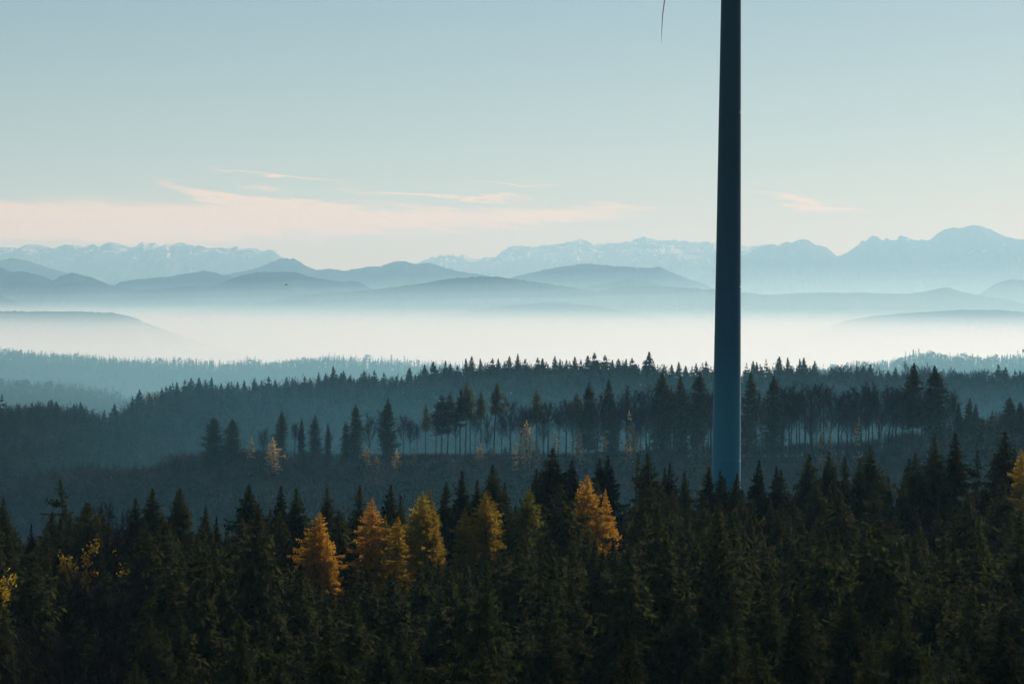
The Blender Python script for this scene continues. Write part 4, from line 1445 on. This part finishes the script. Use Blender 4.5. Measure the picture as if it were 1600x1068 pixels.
BEECHES = [
    (598, 640, 6, .8, "slim bare beech touching the left side of the tall spruce between two beeches"),
    (652, 655, 4, .8, "slim bare beech left beside the slender pale pine"),
    (680, 640, 7, .9, "bare beech between the slender pale pine and the big bushy one"),
    (712, 640, 3, .8, "bare beech hidden behind the close group of pines"),
    (742, 638, 1, .8, "bare beech under the slim pine left of the umbrella-topped one"),
    (762, 645, 6, .8, "bare beech between the slim pine and the umbrella-topped pine"),
    (812, 628, 5, .9, "bare beech close on the right of the wide fan-shaped one"),
    (830, 630, 7, .9, "bare beech left behind the leafy olive pine"),
    (848, 628, 6, .9, "bare beech right behind the leafy olive pine"),
    (895, 622, 2, 1.0, "bare beech right behind the pale-twigged one"),
    (912, 625, 6, 1.0, "bare beech below the dark blunt spruce"),
    (945, 612, 5, 1.0, "bare beech left beside the pointed spruce"),
    (412, 668, 2, 1.0, "brownish beech behind the golden young beeches at the left of the stand"),
    (461, 653, 4, .8, "thin bare beech between two spruces at the left of the stand"),
    (578, 647, 0, .85, "bare fan-topped beech right of the tall dense spruce in the stand"),
    (632, 644, 1, .95, "bare beech right of the tall spruce, left one of two"),
    (641, 652, 3, .9, "bare beech close behind another, left of the slender pale pine"),
    (785, 641, 3, .9, "bare beech right of the umbrella-topped pine"),
    (800, 622, 0, 1.2, "wide fan-shaped bare beech between the umbrella-topped pine and the golden beech"),
    (820, 634, 4, .9, "thin bare beech behind the brightest golden beech"),
    (858, 622, 1, 1.05, "bare beech right of the leafy olive pine"),
    (872, 628, 4, .9, "thin bare beech second right of the leafy olive pine"),
    (886, 618, 3, 1.1, "pale-twigged beech left of the sunlit yellowish pine"),
    (934, 618, 2, 1.05, "bare beech between the blunt spruce and the pointed spruce"),
    (980, 603, 0, 1.15, "fan-topped bare beech above the golden leaves, right of the pointed spruce"),
]
for i, (a, b) in enumerate(((968, 622), (996, 612), (1010, 603), (1022, 608), (1044, 606), (1056, 602), (1074, 604), (1098, 606), (1110, 602))):
    BEECHES.append((a, b, (1, 6, 0, 4, 2, 7, 5, 6, 3)[i], 1.1, "bare beech in the dense dark row left of the tower"))
for i, (a, b) in enumerate(((1182, 606), (1222, 603), (1234, 598), (1246, 600), (1258, 602), (1271, 596), (1290, 592), (1312, 607), (1324, 604), (1336, 610), (1346, 598), (1358, 591), (1374, 598), (1386, 602), (1400, 598), (1412, 603), (1440, 606), (1452, 600), (1484, 610))):
    BEECHES.append((a, b, (1, 6, 0, 4, 2, 5, 7, 3)[i % 8], random.uniform(.9, 1.25), "bare beech in the long dark row, " + ("first stretch right of the tower" if a < 1262 else "middle stretch" if a < 1380 else "last stretch beside the tall dark spruces")))
for i, px in enumerate((962, 990, 1004, 1016, 1030, 1048, 1066, 1082, 1104, 1190, 1214, 1228, 1240, 1252, 1265, 1280, 1300, 1318, 1330, 1352, 1366, 1380, 1394, 1406, 1420, 1434, 1446, 1474, 1492)):
    BEECHES.append((px + random.uniform(-4, 4), 616 + random.uniform(-12, 24), (i * 3) % 8, random.uniform(.8, 1.3), "bare beech deeper in the dark row " + ("left" if px < 1130 else "right") + " of the tower"))
for px, py, k, w, lab in BEECHES:
    grp = "bare beeches of the open stand" if "dark row" not in lab else lab.replace("bare beech", "bare beeches")
    dd = float(np.interp(px, [400, 900, 1200, 1500], [878, 872, 862, 850])) + random.uniform(-6, 6) + (18 if 'deeper' in lab else 0)
    planted("beech_tree", BEECH[k], px, py, dd, w, label=lab, group=grp, crown="crown")

GOLD = [
    (588, 706, 868, 3, .9, "low golden bush right of the fan-topped bare beech, left half of the stand"),
    (646, 700, 868, 1, .8, "low golden bush at the foot of the two bare beeches"),
    (838, 684, 868, 3, .9, "golden bush on the right side of the brightest tall golden beech"),
    (905, 668, 868, 1, .9, "golden bush below the sunlit yellowish pine"),
    (942, 676, 868, 2, .9, "thin golden bush among trunks between the blunt and the pointed spruce"),
    (990, 662, 864, 1, .8, "golden bush low under the fan-topped beech right of the pointed spruce"),
    (392, 682, 868, 2, .9, "pale golden young beech right of the wide spruces"),
    (427, 682, 866, 3, 1.3, "bright golden young beech left of the bare-trunked spruce"),
    (446, 706, 868, 2, .8, "low golden bush right of the bare-trunked spruce"),
    (574, 696, 866, 1, 1.2, "golden young beech at the foot of the fan-topped bare beech, left half of the stand"),
    (620, 700, 866, 1, 1.1, "thin golden young beech under the tall spruce between two beeches"),
    (750, 690, 864, 3, 1.1, "bright golden young beech below the close group of pines"),
    (824, 655, 866, 3, .95, "brightest tall golden beech, right of the wide fan-shaped bare beech"),
    (804, 690, 868, 0, .8, "golden twigs low beside the brightest tall golden beech"),
    (770, 694, 868, 2, .8, "faint golden beech low under the umbrella-topped pine"),
    (867, 672, 870, 2, .8, "golden beech among trunks right of the leafy olive pine"),
    (982, 640, 866, 0, .7, "golden leaves hanging in the fan-topped beech right of the pointed spruce"),
    (1283, 660, 850, 2, .55, "faint golden young beech in the dark beech row right of the tower"),
    (1299, 668, 848, 2, .5, "second faint golden young beech in the dark beech row right of the tower"),
    (1340, 650, 850, 2, .45, "faint pale beech behind the trunks of the row, left of the tall dark spruces"),
]
for px, py, dd, k, w, lab in GOLD:
    planted("young_beech", GOLDEN[k], px, py, dd - 14, w * .68, label=lab, group="golden young beeches in the stand", crown="leaves")

# ------------------------------------------------------------------ small things


def hilltop_house():
    p = at(754, 431.0, 16990)
    o = bpy.data.objects.new("hilltop_chapel", None)
    COL.objects.link(o)
    o.location = [float(v) for v in p]
    tag(o, "tiny white chapel on the top of the hazy middle hill", "chapel")
    w, d, hh = 5.0, 8.0, 9.0
    V = [(x, y, z) for x in (-w, w) for y in (-d, d) for z in (-6, hh)]
    F = np.array([(0, 1, 3, 2), (4, 6, 7, 5), (0, 4, 5, 1), (2, 3, 7, 6), (0, 2, 6, 4), (1, 5, 7, 3)])
    link("wall", add_mesh("chapel_wall", V, F, [M_WHITEWALL]), o)
    V = [(-w - .6, -d - .6, hh + .01), (w + .6, -d - .6, hh + .01), (w + .6, d + .6, hh + .01), (-w - .6, d + .6, hh + .01), (0, -d - .6, hh + 6), (0, d + .6, hh + 6)]
    F = [np.array([(0, 1, 2, 3), (1, 2, 5, 4), (3, 0, 4, 5)]), np.array([(0, 4, 1), (2, 5, 3)])]
    link("roof", add_mesh("chapel_roof", V, F, [M_ROOFTILE]), o)


hilltop_house()


def bird():
    p = at(447, 445, 420)
    o = bpy.data.objects.new("bird", None)
    COL.objects.link(o)
    o.location = [float(v) for v in p]
    tag(o, "tiny dark bird flying in front of the hazy blue hills on the left", "bird")
    g = Geo()
    g.strip([[-.22, 0, 0], [-.18, 0, .01], [-.08, 0, .02], [.04, 0, .02], [.14, 0, .01], [.26, 0, 0], [.30, 0, 0]], [.01, .04, .06, .07, .05, .025, .005], 0, 8)
    link("body", g.mesh("bird_body", [M_BIRD]), o)
    for sg in (-1, 1):
        V = [(-.10, 0, .04), (.10, 0, .04), (-.04, sg * .22, .12), (.10, sg * .22, .12), (.06, sg * .48, .07), (.14, sg * .46, .07)]
        link("wing", add_mesh("bird_wing", V, np.array([(0, 1, 3, 2), (2, 3, 5, 4)]), [M_BIRD]), o)


bird()
